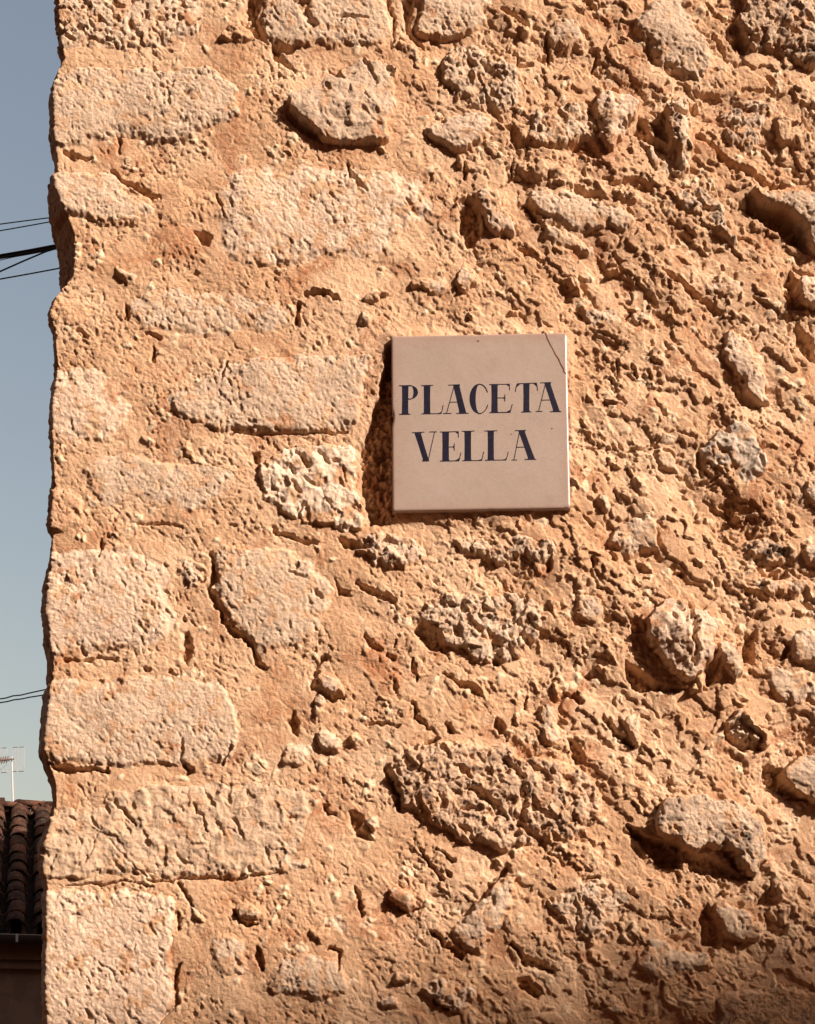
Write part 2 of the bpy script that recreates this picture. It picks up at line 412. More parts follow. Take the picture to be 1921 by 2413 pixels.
# dark recesses traced one by one: polygons and strokes (width)
CP = [
 (15,[(852,1030),(868,990),(886,940),(901,880),(912,820),(940,815),(940,1205),(935,1222),(905,1240),(870,1240),(852,1180),(847,1090),(842,1050)]),
 (8,[(950,0),(978,-10),(965,60),(985,90),(1000,118),(975,95),(955,65)]),
 (9,[(565,40),(585,-10),(612,-10),(610,45),(632,105),(600,90),(570,60)]),
 (8,[(640,100),(700,115),(690,125),(662,124),(692,162),(660,145),(640,130)]),
 (9,[(665,268),(722,290),(765,338),(728,326),(686,296)]),
 (8,[(1043,190),(1062,200),(1090,225),(1070,224),(1050,208)]),
 (8,[(1138,225),(1165,250),(1184,292),(1160,282),(1140,250)]),
 (9,[(1128,152),(1165,160),(1164,204),(1140,180)]),
 (6,[(1000,315),(1040,325),(1065,342),(1030,338)]),
 (8,[(1190,300),(1215,290),(1225,330),(1275,352),(1215,352)]),
 (11,[(1340,350),(1380,308),(1405,350),(1422,382),(1370,368)]),
 (12,[(1078,465),(1105,452),(1127,490),(1137,540),(1122,582),(1100,577),(1085,530)]),
 (11,[(1480,312),(1505,268),(1526,285),(1532,320),(1567,333),(1590,358),(1540,348),(1505,332)]),
 (12,[(1533,288),(1560,298),(1574,332),(1545,322)]),
 (6,[(1430,430),(1500,420),(1540,442),(1525,460),(1470,447)]),
 (14,[(1760,458),(1805,472),(1862,502),(1908,540),(1903,600),(1850,562),(1800,527),(1764,490)]),
 (12,[(1718,95),(1745,72),(1772,100),(1762,124),(1735,112)]),
 (8,[(1520,80),(1540,100),(1552,152),(1535,147),(1525,110)]),
 (12,[(1840,672),(1865,625),(1880,660),(1880,720),(1908,732),(1855,737)]),
 (8,[(1728,913),(1760,923),(1803,950),(1770,958),(1740,942)]),
 (9,[(1872,768),(1900,772),(1925,810),(1925,855),(1890,822)]),
 (6,[(1648,1050),(1662,1090),(1654,1122),(1645,1092)]),
 (8,[(453,538),(480,545),(502,560),(497,580),(470,572)]),
 (9,[(428,1492),(442,1483),(460,1530),(440,1568),(424,1550)]),
 (12,[(798,1263),(835,1270),(870,1298),(810,1290)]),
 (8,[(788,1358),(805,1385),(832,1406),(798,1402)]),
 (9,[(673,1695),(690,1673),(704,1700),(702,1732),(685,1722)]),
 (12,[(968,1485),(995,1458),(1042,1490),(1053,1537),(1010,1527)]),
 (12,[(1143,1488),(1180,1503),(1182,1567),(1163,1572),(1155,1525)]),
 (9,[(1222,1488),(1247,1498),(1252,1522),(1228,1517)]),
 (9,[(820,1908),(855,1918),(852,1952),(882,1987),(845,1977),(823,1940)]),
 (9,[(1213,2308),(1240,2303),(1280,2342),(1265,2353),(1230,2332)]),
 (15,[(1473,1935),(1525,1968),(1607,1990),(1605,2047),(1560,2042),(1518,2002)]),
 (13,[(1618,2008),(1690,2020),(1772,2072),(1720,2068),(1622,2052)]),
 (14,[(1801,1800),(1850,1806),(1857,1850),(1908,1892),(1860,1882),(1806,1842)]),
 (12,[(1643,2155),(1665,2127),(1703,2190),(1697,2238),(1653,2227)]),
 (10,[(1778,2132),(1815,2082),(1835,2137)]),
 (5,[(1800,2150),(1855,2180),(1840,2204),(1803,2192)]),
 (16,[(1473,1553),(1502,1568),(1550,1600),(1620,1623),(1590,1630),(1495,1628),(1476,1592)]),
 (9,[(1478,1462),(1512,1448),(1517,1492),(1493,1493)]),
 (11,[(1662,1580),(1702,1558),(1692,1602),(1668,1622)]),
 (12,[(1750,1495),(1782,1488),(1780,1568),(1753,1557)]),
 (14,[(1708,1715),(1745,1688),(1802,1738),(1800,1766),(1755,1768),(1713,1742)]),
 (8,[(1775,1310),(1820,1300),(1850,1290),(1877,1330),(1850,1367),(1800,1367)]),
 (9,[(1335,1740),(1370,1753),(1377,1802),(1353,1802)]),
 (8,[(596,1065),(614,1068),(612,1094),(600,1090)]),
 (9,[(693,0),(735,8),(725,35),(752,66),(730,72),(708,40)]),
 (6,[(776,166),(800,175),(814,200),(795,194)]),
 (7,[(910,153),(927,165),(927,187),(908,182)]),
]
CS = [
 (16,[(1645,320),(1690,365),(1730,388),(1785,412),(1845,437)]),
 (8,[(1690,30),(1720,52),(1755,18)]),(10,[(1680,75),(1700,110),(1712,135)]),
 (15,[(1562,628),(1620,680),(1665,715),(1705,748)]),
 (2.6,[(1345,1051),(1393,1055),(1419,1048),(1467,1062),(1505,1053),(1542,1047),(1587,1003),(1640,1032)]),
 (11,[(258,398),(290,425),(335,445),(378,464)]),(7,[(512,458),(528,485),(526,507)]),(7,[(283,325),(280,362)]),
 (9,[(148,358),(205,368)]),(11,[(710,715),(702,768)]),(11,[(716,692),(750,694),(795,702)]),
 (9,[(532,858),(515,902)]),(5,[(540,1024),(640,1022),(730,1018),(818,1020)]),
 (16,[(498,1308),(500,1350),(489,1388),(512,1437)]),(13,[(512,1437),(540,1482),(572,1502),(592,1532),(602,1562),(625,1577)]),
 (7,[(430,1740),(430,1790),(442,1822)]),(11,[(520,1803),(543,1762)]),(15,[(110,1803),(170,1815),(250,1816)]),
 (13,[(838,1373),(880,1395),(925,1412)]),(9,[(735,1607),(750,1570),(772,1543)]),(13,[(728,1610),(760,1638),(785,1654),(812,1650)]),
 (11,[(1237,1408),(1230,1450),(1213,1467)]),(13,[(1045,1590),(1095,1617),(1132,1642)]),(17,[(1105,1620),(1130,1640)]),
 (9,[(995,1822),(985,1790),(1000,1760),(1032,1738)]),(17,[(1190,1790),(1230,1830),(1237,1900),(1215,1965)]),(16,[(1103,1858),(1150,1895),(1197,1932)]),
 (13,[(910,1812),(925,1860),(942,1908)]),(14,[(768,1898),(787,1922)]),(6,[(994,2000),(1010,2035),(1042,2074)]),(11,[(1033,2003),(1067,2027)]),
 (6,[(1095,2152),(1140,2110)]),(15,[(1140,2110),(1180,2062),(1196,2040)]),(15,[(1015,2193),(1050,2225),(1088,2257)]),
 (21,[(1208,2228),(1240,2268),(1300,2292)]),(9,[(908,2132),(945,2144),(985,2138)]),(11,[(833,2088),(842,2120),(857,2158)]),
 (9,[(773,2228),(800,2242),(790,2282)]),(11,[(1022,2363),(1063,2378)]),(15,[(1703,1993),(1740,2030),(1768,2068)]),
 (17,[(1625,1433),(1634,1480),(1628,1572)]),(15,[(1438,1698),(1460,1730),(1492,1753)]),(9,[(1458,708),(1483,730),(1467,754)]),
 (9,[(1333,1638),(1372,1657)]),(9,[(273,1883),(296,1905),(320,1942)]),(9,[(460,1898),(478,1925),(492,1963)]),(6,[(519,1938),(527,1970)]),
 (4.5,[(150,2093),(230,2086),(300,2080),(352,2087)]),(4.5,[(345,2076),(450,2071),(560,2069),(650,2061)]),
 (9,[(419,2083),(440,2110),(457,2132)]),(7,[(418,2150),(421,2192)]),(8,[(431,2273),(418,2300),(411,2370),(376,2408)]),
 (12,[(549,2148),(566,2175),(600,2184)]),(14,[(604,2238),(616,2282)]),(7,[(797,45),(862,45)]),(6,[(916,3),(931,40),(926,112)]),
 (8,[(820,390),(828,415),(862,452)]),(8,[(1091,383),(1098,417)]),(7,[(1215,378),(1211,415),(1193,427)]),(10,[(1220,580),(1278,614)]),
 (9,[(1239,478),(1260,520),(1284,542)]),(10,[(343,778),(380,802)]),(10,[(300,718),(297,747)]),(11,[(180,775),(207,792)]),(7,[(357,820),(360,845)]),
 (11,[(717,1083),(729,1113)]),(11,[(690,1140),(703,1163)]),(8,[(688,1105),(697,1122)]),(8,[(759,1073),(771,1099)]),(10,[(770,1180),(783,1196)]),(8,[(785,1090),(797,1092)]),
 (8,[(806,1110),(818,1135)]),(9,[(712,1190),(708,1215)]),
 (3,[(1150,800+1075),(1151,1876)]),
 (7,[(205,2020),(190,2045)]),(3,[(200,2040),(235,1960),(240,1945)]),(3,[(260,1980),(300,2025),(345,2070)]),
 (8,[(1478,2095),(1500,2120)]),(9,[(1355,2120),(1370,2160),(1362,2195)]),(7,[(1375,2072),(1415,2072)]),
 (9,[(640,1250),(690,1265),(745,1285)]),(7,[(545,1240),(560,1245)]),(8,[(1378,20),(1420,15)]),(12,[(1380,0),(1400,14)]),
 (8,[(1290,90),(1286,150)]),(10,[(1180,30),(1215,45),(1240,60)]),(8,[(1215,125),(1222,145),(1250,150)]),(12,[(1262,135),(1285,140)]),
 (9,[(1598,600),(1628,622)]),(8,[(1446,590),(1460,612)]),(7,[(1395,480),(1412,490)]),
 (7,[(1455,860),(1460,900)]),(7,[(1490,862),(1505,885)]),(6,[(1540,940),(1562,965)]),
 (9,[(1405,130),(1398,165)]),(8,[(1775,1395),(1800,1405)]),(14,[(1760,1393),(1800,1408)]),(9,[(1780,1450),(1800,1440)]),
 (9,[(1860,1520),(1848,1545)]),(8,[(1440,1305),(1455,1320)]),(10,[(1440,1300),(1450,1310)]),(8,[(1595,1345),(1605,1352)]),
 (10,[(1400,1320),(1402,1345)]),(14,[(1290,1300),(1300,1335)]),(9,[(1385,1230),(1392,1240)]),
 (7,[(1660,1140),(1640,1135)]),(8,[(1655,1133),(1690,1125)]),
 (7,[(240,1270),(237,1310)]),(9,[(255,1262),(262,1268)]),(5,[(320,1238),(380,1236),(430,1245)]),(9,[(385,1332),(390,1336)]),
 (9,[(430,1455),(437,1460)]),(9,[(452,1462),(458,1466)]),(7,[(218,1340),(222,1360)]),(8,[(190,1520),(200,1540)]),(6,[(150,1555),(200,1552),(270,1558)]),
 (8,[(342,1573),(352,1578)]),(8,[(395,1577),(412,1586)]),
 (7,[(680,1345),(700,1352),(722,1355)]),(10,[(690,1338),(705,1330)]),(9,[(745,1395),(760,1408)]),(7,[(680,1465),(686,1480)]),
 (9,[(860,1495),(880,1520),(900,1535)]),(7,[(930,1510),(932,1525)]),(7,[(910,1540),(930,1555)]),(7,[(978,1550),(980,1605)]),(6,[(925,1603),(937,1628)]),
 (9,[(1050,2035+16),(1060,2070)]),(6,[(870,1700),(940,1715)]),(9,[(975,1660),(985,1700),(1010,1722)]),(12,[(1045,1705),(1070,1725)]),
 (8,[(1240,1640),(1235,1670)]),(18,[(1190,1740),(1175,1700)]),
]
# corner outline of the wall: (row, position) and width of the chamfer that faces away from the sun
EDGE = [(-100,134),(0,136),(60,140),(130,145),(165,132),(200,130),(240,127),(340,127),(360,133),(395,128),(440,124),(480,130),(520,131),(560,138),(600,140),(640,147),(660,140),(690,128),(720,118),(745,120),(780,124),(830,127),(870,130),(930,124),(1000,120),(1050,120),(1100,124),(1150,120),(1200,118),(1250,120),(1310,118),(1340,116),(1370,109),(1430,107),(1480,112),(1600,112),(1660,108),(1740,104),(1760,101),(1790,103),(1800,108),(1830,120),(1870,124),(1900,118),(1980,104),(2050,105),(2100,112),(2180,112),(2250,108),(2330,108),(2413,112),(2520,112)]
CHAM = [(-100,8),(60,10),(130,14),(170,8),(240,10),(320,12),(360,10),(430,14),(475,34),(540,54),(600,46),(645,34),(690,14),(760,10),(900,12),(1100,9),(1150,14),(1300,8),(1370,16),(1450,12),(1520,18),(1640,20),(1700,14),(1790,16),(1870,12),(1950,14),(2040,10),(2200,8),(2413,10),(2520,10)]

G = 0.00106
zt, zb = at(960, -40).z, at(960, 2455).z
xr = at(1965, 1200).x + .004
xl = at(112, 1200).x - 0.085
nx = int((xr - xl) / G) + 1
nz = int((zt - zb) / G) + 1
gx = (xl + np.arange(nx) * G).astype(np.float32)
gz = (zb + np.arange(nz) * G).astype(np.float32)
X, Z = np.meshgrid(gx, gz)
U0, V0 = uv_of(X, np.zeros_like(X), Z)
U0 = U0.astype(np.float32); V0 = V0.astype(np.float32)

SIGN_Y = -0.0105
SIGN_PX = [(922, 791), (1336, 783), (1345, 1198), (925, 1205)]

def undulation(x, z):
    return (gn(x, z, .17, 1) * 4.5 + gn(x, z, .06, 2) * 2.4 + gn(x, z, .05, 3, 2.6, -.70) * 3.0) * MM

RIGHT = sm(U0, 700, 1500)
UND = undulation(X, Z) * (0.55 + .75 * RIGHT)
# grain of the mortar: trowelled, crumbly, with short slanting ridges
wx = gn(X, Z, .02, 31) * .0032 + gn(X, Z, .0055, 33) * .0013; wz = gn(X, Z, .02, 32) * .0032 + gn(X, Z, .0055, 34) * .0013
rid = gn(X + wx, Z + wz, .022, 40, 2.4, -.72)
rid = 1 - np.abs(rid) * 2.2
def terr(f, n, k=.78):
    t = f * n; fl = np.floor(t)
    return (fl + np.clip((t - fl - k) / (1 - k), 0, 1)) / n
med = fb(X + wx, Z + wz, .0105, 44, 3, .66)
fine = .75 * gn(X, Z, .0026, 50) + .8 * gn(X + wx, Z + wz, .0056, 51, 2.0, -.9)
# short slanting pits, the mark of this wall
p1 = sm(gn(X + wx * .6, Z + wz * .6, .0042, 60, 2.3, -1.0), .32, .47)
p2 = sm(gn(X + wx * .5, Z + wz * .5, .0031, 61, 1.6, -.7), .32, .50)
p3 = sm(gn(X + wx, Z + wz, .0115, 62, 1.8, -.9), .40, .52)
patch = sm(gn(X, Z, .05, 65) + .5 * gn(X, Z, .017, 66), -.30, .40)
patch2 = sm(gn(X, Z, .07, 67) + .4 * gn(X, Z, .02, 68), -.1, .35)
big = fb(X + wx * 2, Z + wz * 2, .045, 74, 4, .55, ax=1.9, rot=-.72)
calm_m = .22 + .62 * sm(gn(X, Z, .075, 63) + .6 * gn(X, Z, .026, 64) + .35 * gn(X, Z, .009, 69), -.35, .55) 
T_m = (rid * .18 * RIGHT * patch + terr(med, 2.8) * .55 * (.6 + .5 * RIGHT) * (.4 + .8 * patch) + med * .12 + fine * .46
       - p1 * 2.7 * (.5 + .5 * patch) - p2 * 1.5 - p3 * 2.3 * patch2 * (.5 + .5 * RIGHT)
       ) * MM * calm_m + terr(big, 1.7, .8) * 5.6 * (.20 + .80 * RIGHT) * MM + terr(fb(X + wx, Z + wz, .022, 76, 3, .6, ax=1.6, rot=-.75), 2.0, .8) * 1.2 * (.35 + .65 * RIGHT) * patch * MM
# chunks: crumbled bits in the joints
f1, f2, cid, ox, oz = worley(X + wx, Z + wz, .010, 70)
pebm = sm(cid, .80, .82) * sm(f2 - f1, .08, .25) * sm(gn(X, Z, .04, 71), -.05, .3)
def facets(cid, ox, oz, k):
    a_ = h2(np.floor(cid * 99991).astype(np.int64), np.zeros(cid.shape, np.int64), k) * 6.283
    return np.cos(a_) * ox + np.sin(a_) * oz
T_m += (facets(cid, ox, oz, 7) * 1.5 + (cid - .5) * .9) * (.05 + .62 * calm_m) * MM
T_m += pebm * (.55 - f1) * 4.0 * MM
# rough stone
r1, r2, rc, rx, rz = worley(X + wx, Z + wz, .0085, 75)
rfac = facets(rc, rx, rz, 8) * 2.2 + (rc - .5) * 1.3
rm = fb(X + wx, Z + wz, .0125, 80, 4, .66)
calm = .34 + .72 * sm(gn(X, Z, .07, 86) + .6 * gn(X, Z, .024, 87) + .35 * gn(X, Z, .009, 89), -.4, .6)
T_r = ((terr(rm, 2.6) * .62 + rfac * .34 + rm * .1 - p3 * 2.4 * patch2) * calm - p1 * 1.9 * calm * (.3 + .7 * patch) + gn(X, Z, .0026, 84) * .30 + gn(X + wx, Z + wz, .0052, 85, 1.8, -.9) * .40 - p2 * 1.1 * (.4 + .6 * calm)) * MM
# knobbly
k1, k2, kc, kx, kz = worley(X + wx * 1.6, Z + wz * 1.6, .0125, 90)
T_k = (facets(kc, kx, kz, 9) * 2.4 + (kc - .5) * 3.0 * sm(k2 - k1, .02, .18) - (1 - sm(k2 - k1, .0, .16)) * 1.6 * patch2 + terr(fb(X + wx, Z + wz, .010, 94, 4, .62), 2.2) * 1.4
       + fine * .4 - sm(gn(X + wx, Z + wz, .013, 97, 1.6, -.9), .28, .44) * 4.5 - p1 * 1.6) * MM
# split faces: tilted facets
s1, s2, sc_, sx, sz = worley(X + wx * 1.6, Z + wz * 1.6, .026, 100)
ta = h2(np.floor(sc_ * 9999).astype(np.int64), np.zeros_like(sc_, np.int64), 3) * 6.283
T_s = ((np.cos(ta) * sx + np.sin(ta) * sz) * 3.4 * sm(s2 - s1, -.1, .35) + (sc_ - .5) * 1.6 + terr(fb(X + wx, Z + wz, .016, 104, 4, .6), 2.5) * 1.3
       + gn(X, Z, .0042, 108) * .28 - sm(gn(X + wx, Z + wz, .010, 109, 2.2, -1.0), .44, .56) * 2.6 - p1 * 1.2 * patch) * MM
# porous
T_p = T_r * .9 - (sm(gn(X + wx, Z + wz, .0105, 110, 1.5, -1.0), .22, .34) * 3.6 + sm(gn(X, Z, .0058, 112), .25, .4) * 2.0) * MM

# warped trace coordinates
WU = fb(X, Z, .045, 120, 5, .6) * 13; WV = fb(X, Z, .045, 130, 5, .6) * 13
Uw = U0 + WU; Vw = V0 + WV
UP = 0.46 / PXM * MM             # upward drift in trace units per mm that a thing stands proud

carve = np.zeros_like(X)
HU = gn(X, Z, .008, 121) * 3.2 + gn(X, Z, .004, 122) * 1.6; HV = gn(X, Z, .008, 123) * 3.2 + gn(X, Z, .004, 124) * 1.6
CN = 1 + .34 * gn(X, Z, .007, 125) + .22 * gn(X, Z, .0034, 126) + .25 * gn(X, Z, .018, 127)
def window(pts, pad):
    us = [p[0] for p in pts]; vs = [p[1] for p in pts]
    a = at(min(us) - pad, max(vs) + pad); b = at(max(us) + pad, min(vs) - pad)
    i0 = max(0, int((a.x - .01 - xl) / G)); i1 = min(nx, int((b.x + .01 - xl) / G) + 2)
    j0 = max(0, int((a.z - .01 - zb) / G)); j1 = min(nz, int((b.z + .01 - zb) / G) + 2)
    return slice(j0, j1), slice(i0, i1)

for dep, pts in CP:
    s = window(pts, 30)
    d = poly_sd(U0[s] + WU[s] * .45 + HU[s], V0[s] + WV[s] * .45 + HV[s], pts)
    carve[s] = np.maximum(carve[s], sm(d, -2.5, 3.5 + dep * .3) * dep * 1.15 * MM * CN[s])
for wd, pts in CS:
    s = window(pts, 30)
    q_ = min(1, wd / 8)
    d, t = seg_d(U0[s] + WU[s] * .6 + HU[s] * q_ * 1.3, V0[s] + WV[s] * .6 + HV[s] * q_ * 1.3, pts, False)
    ww = wd * .5 * (.65 + .5 * np.sin(np.clip(t, 0.02, .98) * math.pi)) + (gn(X[s], Z[s], .006, 140) * wd * .22 + gn(X[s], Z[s], .016, 141) * wd * .38)
    dep = min(wd * .78, 12) + 1.2
    carve[s] = np.maximum(carve[s], (1 - sm(d, ww * .45, ww + 1.8)) * dep * MM * CN[s])

# footing of the name plate: the mortar was pressed flat round it
s = window(SIGN_PX, 60)
dsg = poly_sd(U0[s], V0[s] - 6, SIGN_PX)
inn = sm(dsg, -30, 2)
UND[s] = UND[s] * (1 - inn) + inn * (5.5 * MM)
T_m[s] = T_m[s] * (1 - sm(dsg, -4, 10))
hold = sm(dsg, 0, 10)

def inside_any(x, y, pad):
    for st_ in ST:
        p_ = st_[6]
        if min(q[0] for q in p_) - pad < x < max(q[0] for q in p_) + pad and min(q[1] for q in p_) - pad < y < max(q[1] for q in p_) + pad: return True
    return 880 - pad < x < 1360 + pad and 770 - pad < y < 1225 + pad
rf = random.Random(41); tries = 0; nfr = 0
while nfr < 75 and tries < 4000:
    tries += 1
    x = rf.uniform(180, 1900) if rf.random() < .35 else rf.uniform(650, 1910); y = rf.uniform(20, 2390)
    R_f = rf.choice([12, 14, 17, 20, 24, 30])
    if inside_any(x, y, R_f * .7): continue
    an = rf.uniform(-.9, .2) + .9; st_ = rf.uniform(1.1, 1.9); out = []
    for k in range(8):
        a_ = k * math.pi / 4; rr_ = R_f * rf.uniform(.7, 1.15)
        ux, uy = math.cos(a_) * rr_ * st_, math.sin(a_) * rr_ / st_ ** .5
        out.append((x + ux * math.cos(an) - uy * math.sin(an), y + ux * math.sin(an) + uy * math.cos(an)))
    ST.append((rf.choice('srsrk'), rf.choice([3, 4, 5, 7, 9]), rf.choice([6, 8, 10]), rf.uniform(.25, .6), 0, rf.choice([W_, W_, G_, B_, O_]), out)); nfr += 1
HM = UND + T_m - carve
SD = np.full(X.shape, -99., np.float32)       # deepest inside any stone
stones = []
for k, (sty, pr, ew, smr, lic, tin, pts) in enumerate(ST):
    pts = [(x, y) for x, y in pts]
    shift = pr * UP * .6
    pts = [(x, y + shift) for x, y in pts]
    pts = [((x if x > 95 else -75), y) for x, y in pts]
    cp = chaikin(pts)
    s = window(pts, 34)
    d = poly_sd(Uw[s], Vw[s], cp)
    if pr >= 3:
        SD[s] = np.maximum(SD[s], d)
    stones.append((s, d))
HM0 = HM
HM = HM - sm(SD, 3, 17) * 8 * MM

# ----- parameter sheet -> place (wraps round the corner)
VC = V0.mean(axis=1)
E_px = np.interp(VC, [e[0] for e in EDGE], [e[1] for e in EDGE])
C_w = np.interp(VC, [e[0] for e in CHAM], [e[1] for e in CHAM]).astype(np.float32) * PXM * 1.35
E_x = np.array([at(p, v, .006 + float(c_) * 1.5).x for p, v, c_ in zip(E_px, VC, C_w)], np.float32)
E_x += (gn(gz, np.zeros_like(gz), .02, 150) * .9 + gn(gz, np.zeros_like(gz), .006, 151) * .9) * MM
SL = 1.7
def place(x, h, jj):
    E = E_x[jj]; C = C_w[jj]; t = (E + C) - x; Lc = C * math.sqrt(1 + SL * SL)
    on = t > 0
    q = np.clip(t / Lc, 0, 1); over = np.maximum(t - Lc, 0)
    px = np.where(on, E + C * (1 - q), x)
    py = np.where(on, C * SL * q + over, 0)
    phi = sm(t, -.003, .004) * math.radians(58) + sm(t, Lc - .002, Lc + .004) * math.radians(32)
    return px - np.sin(phi) * h, py - np.cos(phi) * h

J = np.arange(nz)[:, None].repeat(nx, 1)
I = np.arange(nx)[None, :].repeat(nz, 0)

WALL = empty('stone_wall', (0, 0, 0), 'rough rubble stone wall in orange lime mortar with pale limestone quoins at its left corner', 'wall')

def sheet(name, s, H, keep, mat, attrs):
    """keep: boolean per cell"""
    xs = X[s]; zs = Z[s]; js = J[s]
    px, py = place(xs, H, js)
    used = np.zeros(xs.shape, bool)
    used[:-1, :-1] |= keep; used[1:, :-1] |= keep; used[:-1, 1:] |= keep; used[1:, 1:] |= keep
    idx = np.full(xs.shape, -1, np.int32)
    n = int(used.sum()); idx[used] = np.arange(n)
    co = np.stack([px[used], py[used], zs[used]], 1)
    a = idx[:-1, :-1][keep]; b = idx[:-1, 1:][keep]; c_ = idx[1:, 1:][keep]; d_ = idx[1:, :-1][keep]
    me = np_mesh(name, co, np.stack([a, b, c_, d_], 1), {k: v[used] for k, v in attrs.items()})
    return link(name, me, mat, WALL, smooth=False)

full = (slice(0, nz), slice(0, nx))
km = SD[:-1, :-1] < 19
mo = sheet('mortar', full, HM, km, MORTAR, {'pebble': np.clip(pebm, 0, 1) * .8})
mo['label'] = 'orange lime mortar filling the joints between the stones'

TEX = {'m': T_m, 'r': T_r, 'k': T_k, 's': T_s, 'p': T_p}
rs = random.Random(5)
smn = fb(X, Z, .022, 160, 4, .6)
ntri = int(km.sum()) * 2
for (s, d), (sty, pr, ew, smr, lic, tin, pts) in zip(stones, ST):
    if pr <= 7 and sty != 'k': pr = pr * .82; ew = ew * 1.05
    elif pr < 13: pr = pr * .78; ew = ew * 1.15
    tex = TEX[sty][s]
    tu, tv = rs.uniform(-1, 1), rs.uniform(-1, 1)
    cx = sum(p[0] for p in pts) / len(pts); cy = sum(p[1] for p in pts) / len(pts)
    rad = max(60, (max(p[0] for p in pts) - min(p[0] for p in pts)) / 2)
    til = (tu * (U0[s] - cx) + tv * (V0[s] - cy)) / rad * pr * .16 * MM
    en = fb(X[s], Z[s], .024, 171, 3, .6)
    ewv = ew * (1.8 - .06 * min(pr, 13)) * (1 + .8 * np.clip(en, -.75, 1.2))
    e = sm(d / ewv, .08, 1.0)
    dome = sm(d, 0, min(rad * .8, 70)) * pr * .30
    loc = gn(X[s], Z[s], .055, 170) * pr * .22
    top = UND[s] * .8 + (pr * .78 + dome + loc) * MM + til + tex - carve[s] * (.55 + .45 * (1 - sm(d, 0, 30)))
    H = HM0[s] * (1 - e) + top * e - .25 * MM
    H = H - sm(-d, -.5, 6) * 7 * MM
    keep = d[:-1, :-1] > -8
    if not keep.any(): continue
    edg = (1 - sm(d, 2.5, 5 + smr * 10)) if pr < 9.5 else (1 - sm(d, -1, 3))
    smear = np.clip(np.maximum(edg, (1 - sm(d, 4, 12 + smr * 36)) * .8 + smn[s] * 1.5 - .24 + smr * .95) + sm(-tex, 1.2 * MM, 3 * MM) * .35, 0, 1)
    smear = sm(smear, .15, .85)
    if sty == 'm': smear = smear * 0 + 1
    o = sheet('stone', s, H, keep, STONE, {'smear': smear, 'lichen': np.full(d.shape, lic, np.float32)})
    j = rs.uniform(.95, 1.04)
    o.color = (tin[0] * j, tin[1] * j, tin[2] * j, 1)
    ntri += int(keep.sum()) * 2
print('wall tris', ntri, nx, nz)
for (sty, lab) in (('x', None),): pass

# the wall beyond the picture: same masonry, coarser
def outer(name, x0, x1, z0, z1, st, hole):
    ax = np.arange(x0, x1 + st, st, dtype=np.float32); az = np.arange(z0, z1 + st, st, dtype=np.float32)
    A, B = np.meshgrid(ax, az)
    a1, a2, ac, _, _ = worley(A + gn(A, B, .1, 201) * .03, (B + gn(A, B, .1, 202) * .03) * 1.4, .19, 203)
    H = undulation(A, B) + (sm(a2 - a1, .12, .35) * (4 + ac * 10) + fb(A, B, .03, 205, 3, .6) * 2.5) * MM
    edge = np.minimum.reduce([np.abs(A - hole[0]) + np.where((B > hole[2]) & (B < hole[3]), 0, 9), ]) if False else None
    cell = ~((A[:-1, :-1] > hole[0] + st) & (A[:-1, :-1] < hole[1] - 2 * st) & (B[:-1, :-1] > hole[2] + st) & (B[:-1, :-1] < hole[3] - 2 * st))
    insd = (A > hole[0]) & (A < hole[1]) & (B > hole[2]) & (B < hole[3])
    Y = -H + .007 + np.where(insd, .02, 0)
    idx = np.arange(A.size).reshape(A.shape)
    q = np.stack([idx[:-1, :-1][cell], idx[:-1, 1:][cell], idx[1:, 1:][cell], idx[1:, :-1][cell]], 1)
    me = np_mesh(name, np.stack([A.ravel(), Y.ravel(), B.ravel()], 1), q, {'pebble': sm(a2 - a1, .15, .3).ravel() * .6})
    return link(name, me, MORTAR, WALL)
XE = float(E_x.mean())
outer('outer_masonry', XE + .004, 2.6, .9, 4.4, .009, (-9, xr, zb, zt))

# body of the building behind the face
MP = Mat('plain masonry', .95, .1)
MP.color(mortar_colour(MP)); MP.bump(MP.noise(30, 6, .7), .02)
bm = bmesh.new()
BH = 7.85
box(bm, XE + .012, 2.2, .055, 12.6, -.1, BH)
box(bm, 2.2, 7.5, .075, 12.6, -.1, BH)
bm_obj('building_body', bm, MP.m, WALL)
bm = bmesh.new(); box(bm, XE + .006, 7.5, -.01, .07, -.1, .905); box(bm, XE + .006, 7.5, -.01, .07, 4.39, BH); box(bm, 2.585, 7.5, -.008, .07, .905, 4.39)
bm_obj('plain_facing', bm, MP.m, WALL)
TERR = Mat('old terracotta', .9, .1)
cc = TERR.mix(TERR.ramp(TERR.noise(7, 5, .7), .35, .65), (0.095, 0.042, 0.026), (0.035, 0.022, 0.018))
cc = TERR.mix(TERR.ramp(TERR.noise(30, 5, .7), .55, .7, 0, .7), cc, (0.16, 0.105, 0.07))
oir = TERR.new('ShaderNodeObjectInfo')
cc = TERR.mix(1.0, cc, TERR.mix(oir.outputs['Random'], (.42, .46, .48), (1.45, 1.3, 1.2)), 'MULTIPLY')
cc = TERR.mix(TERR.ramp(TERR.noise(22, 5, .75, .4), .58, .66, 0, .8), cc, (0.17, 0.15, 0.115))
TERR.color(cc); TERR.bump(TERR.noise(60, 5, .7), .004)
bm = bmesh.new()
pv = [(-.62, BH), (7.7, BH), (3.55, BH + 1.3)]
a = [bm.verts.new((x, -.25, z)) for x, z in pv]; b = [bm.verts.new((x, 12.9, z)) for x, z in pv]
bm.faces.new(a[::-1]) ; bm.faces.new(b)
for i in range(3): bm.faces.new((a[i], a[(i + 1) % 3], b[(i + 1) % 3], b[i]))
bm_obj('roof', bm, TERR.m, WALL)

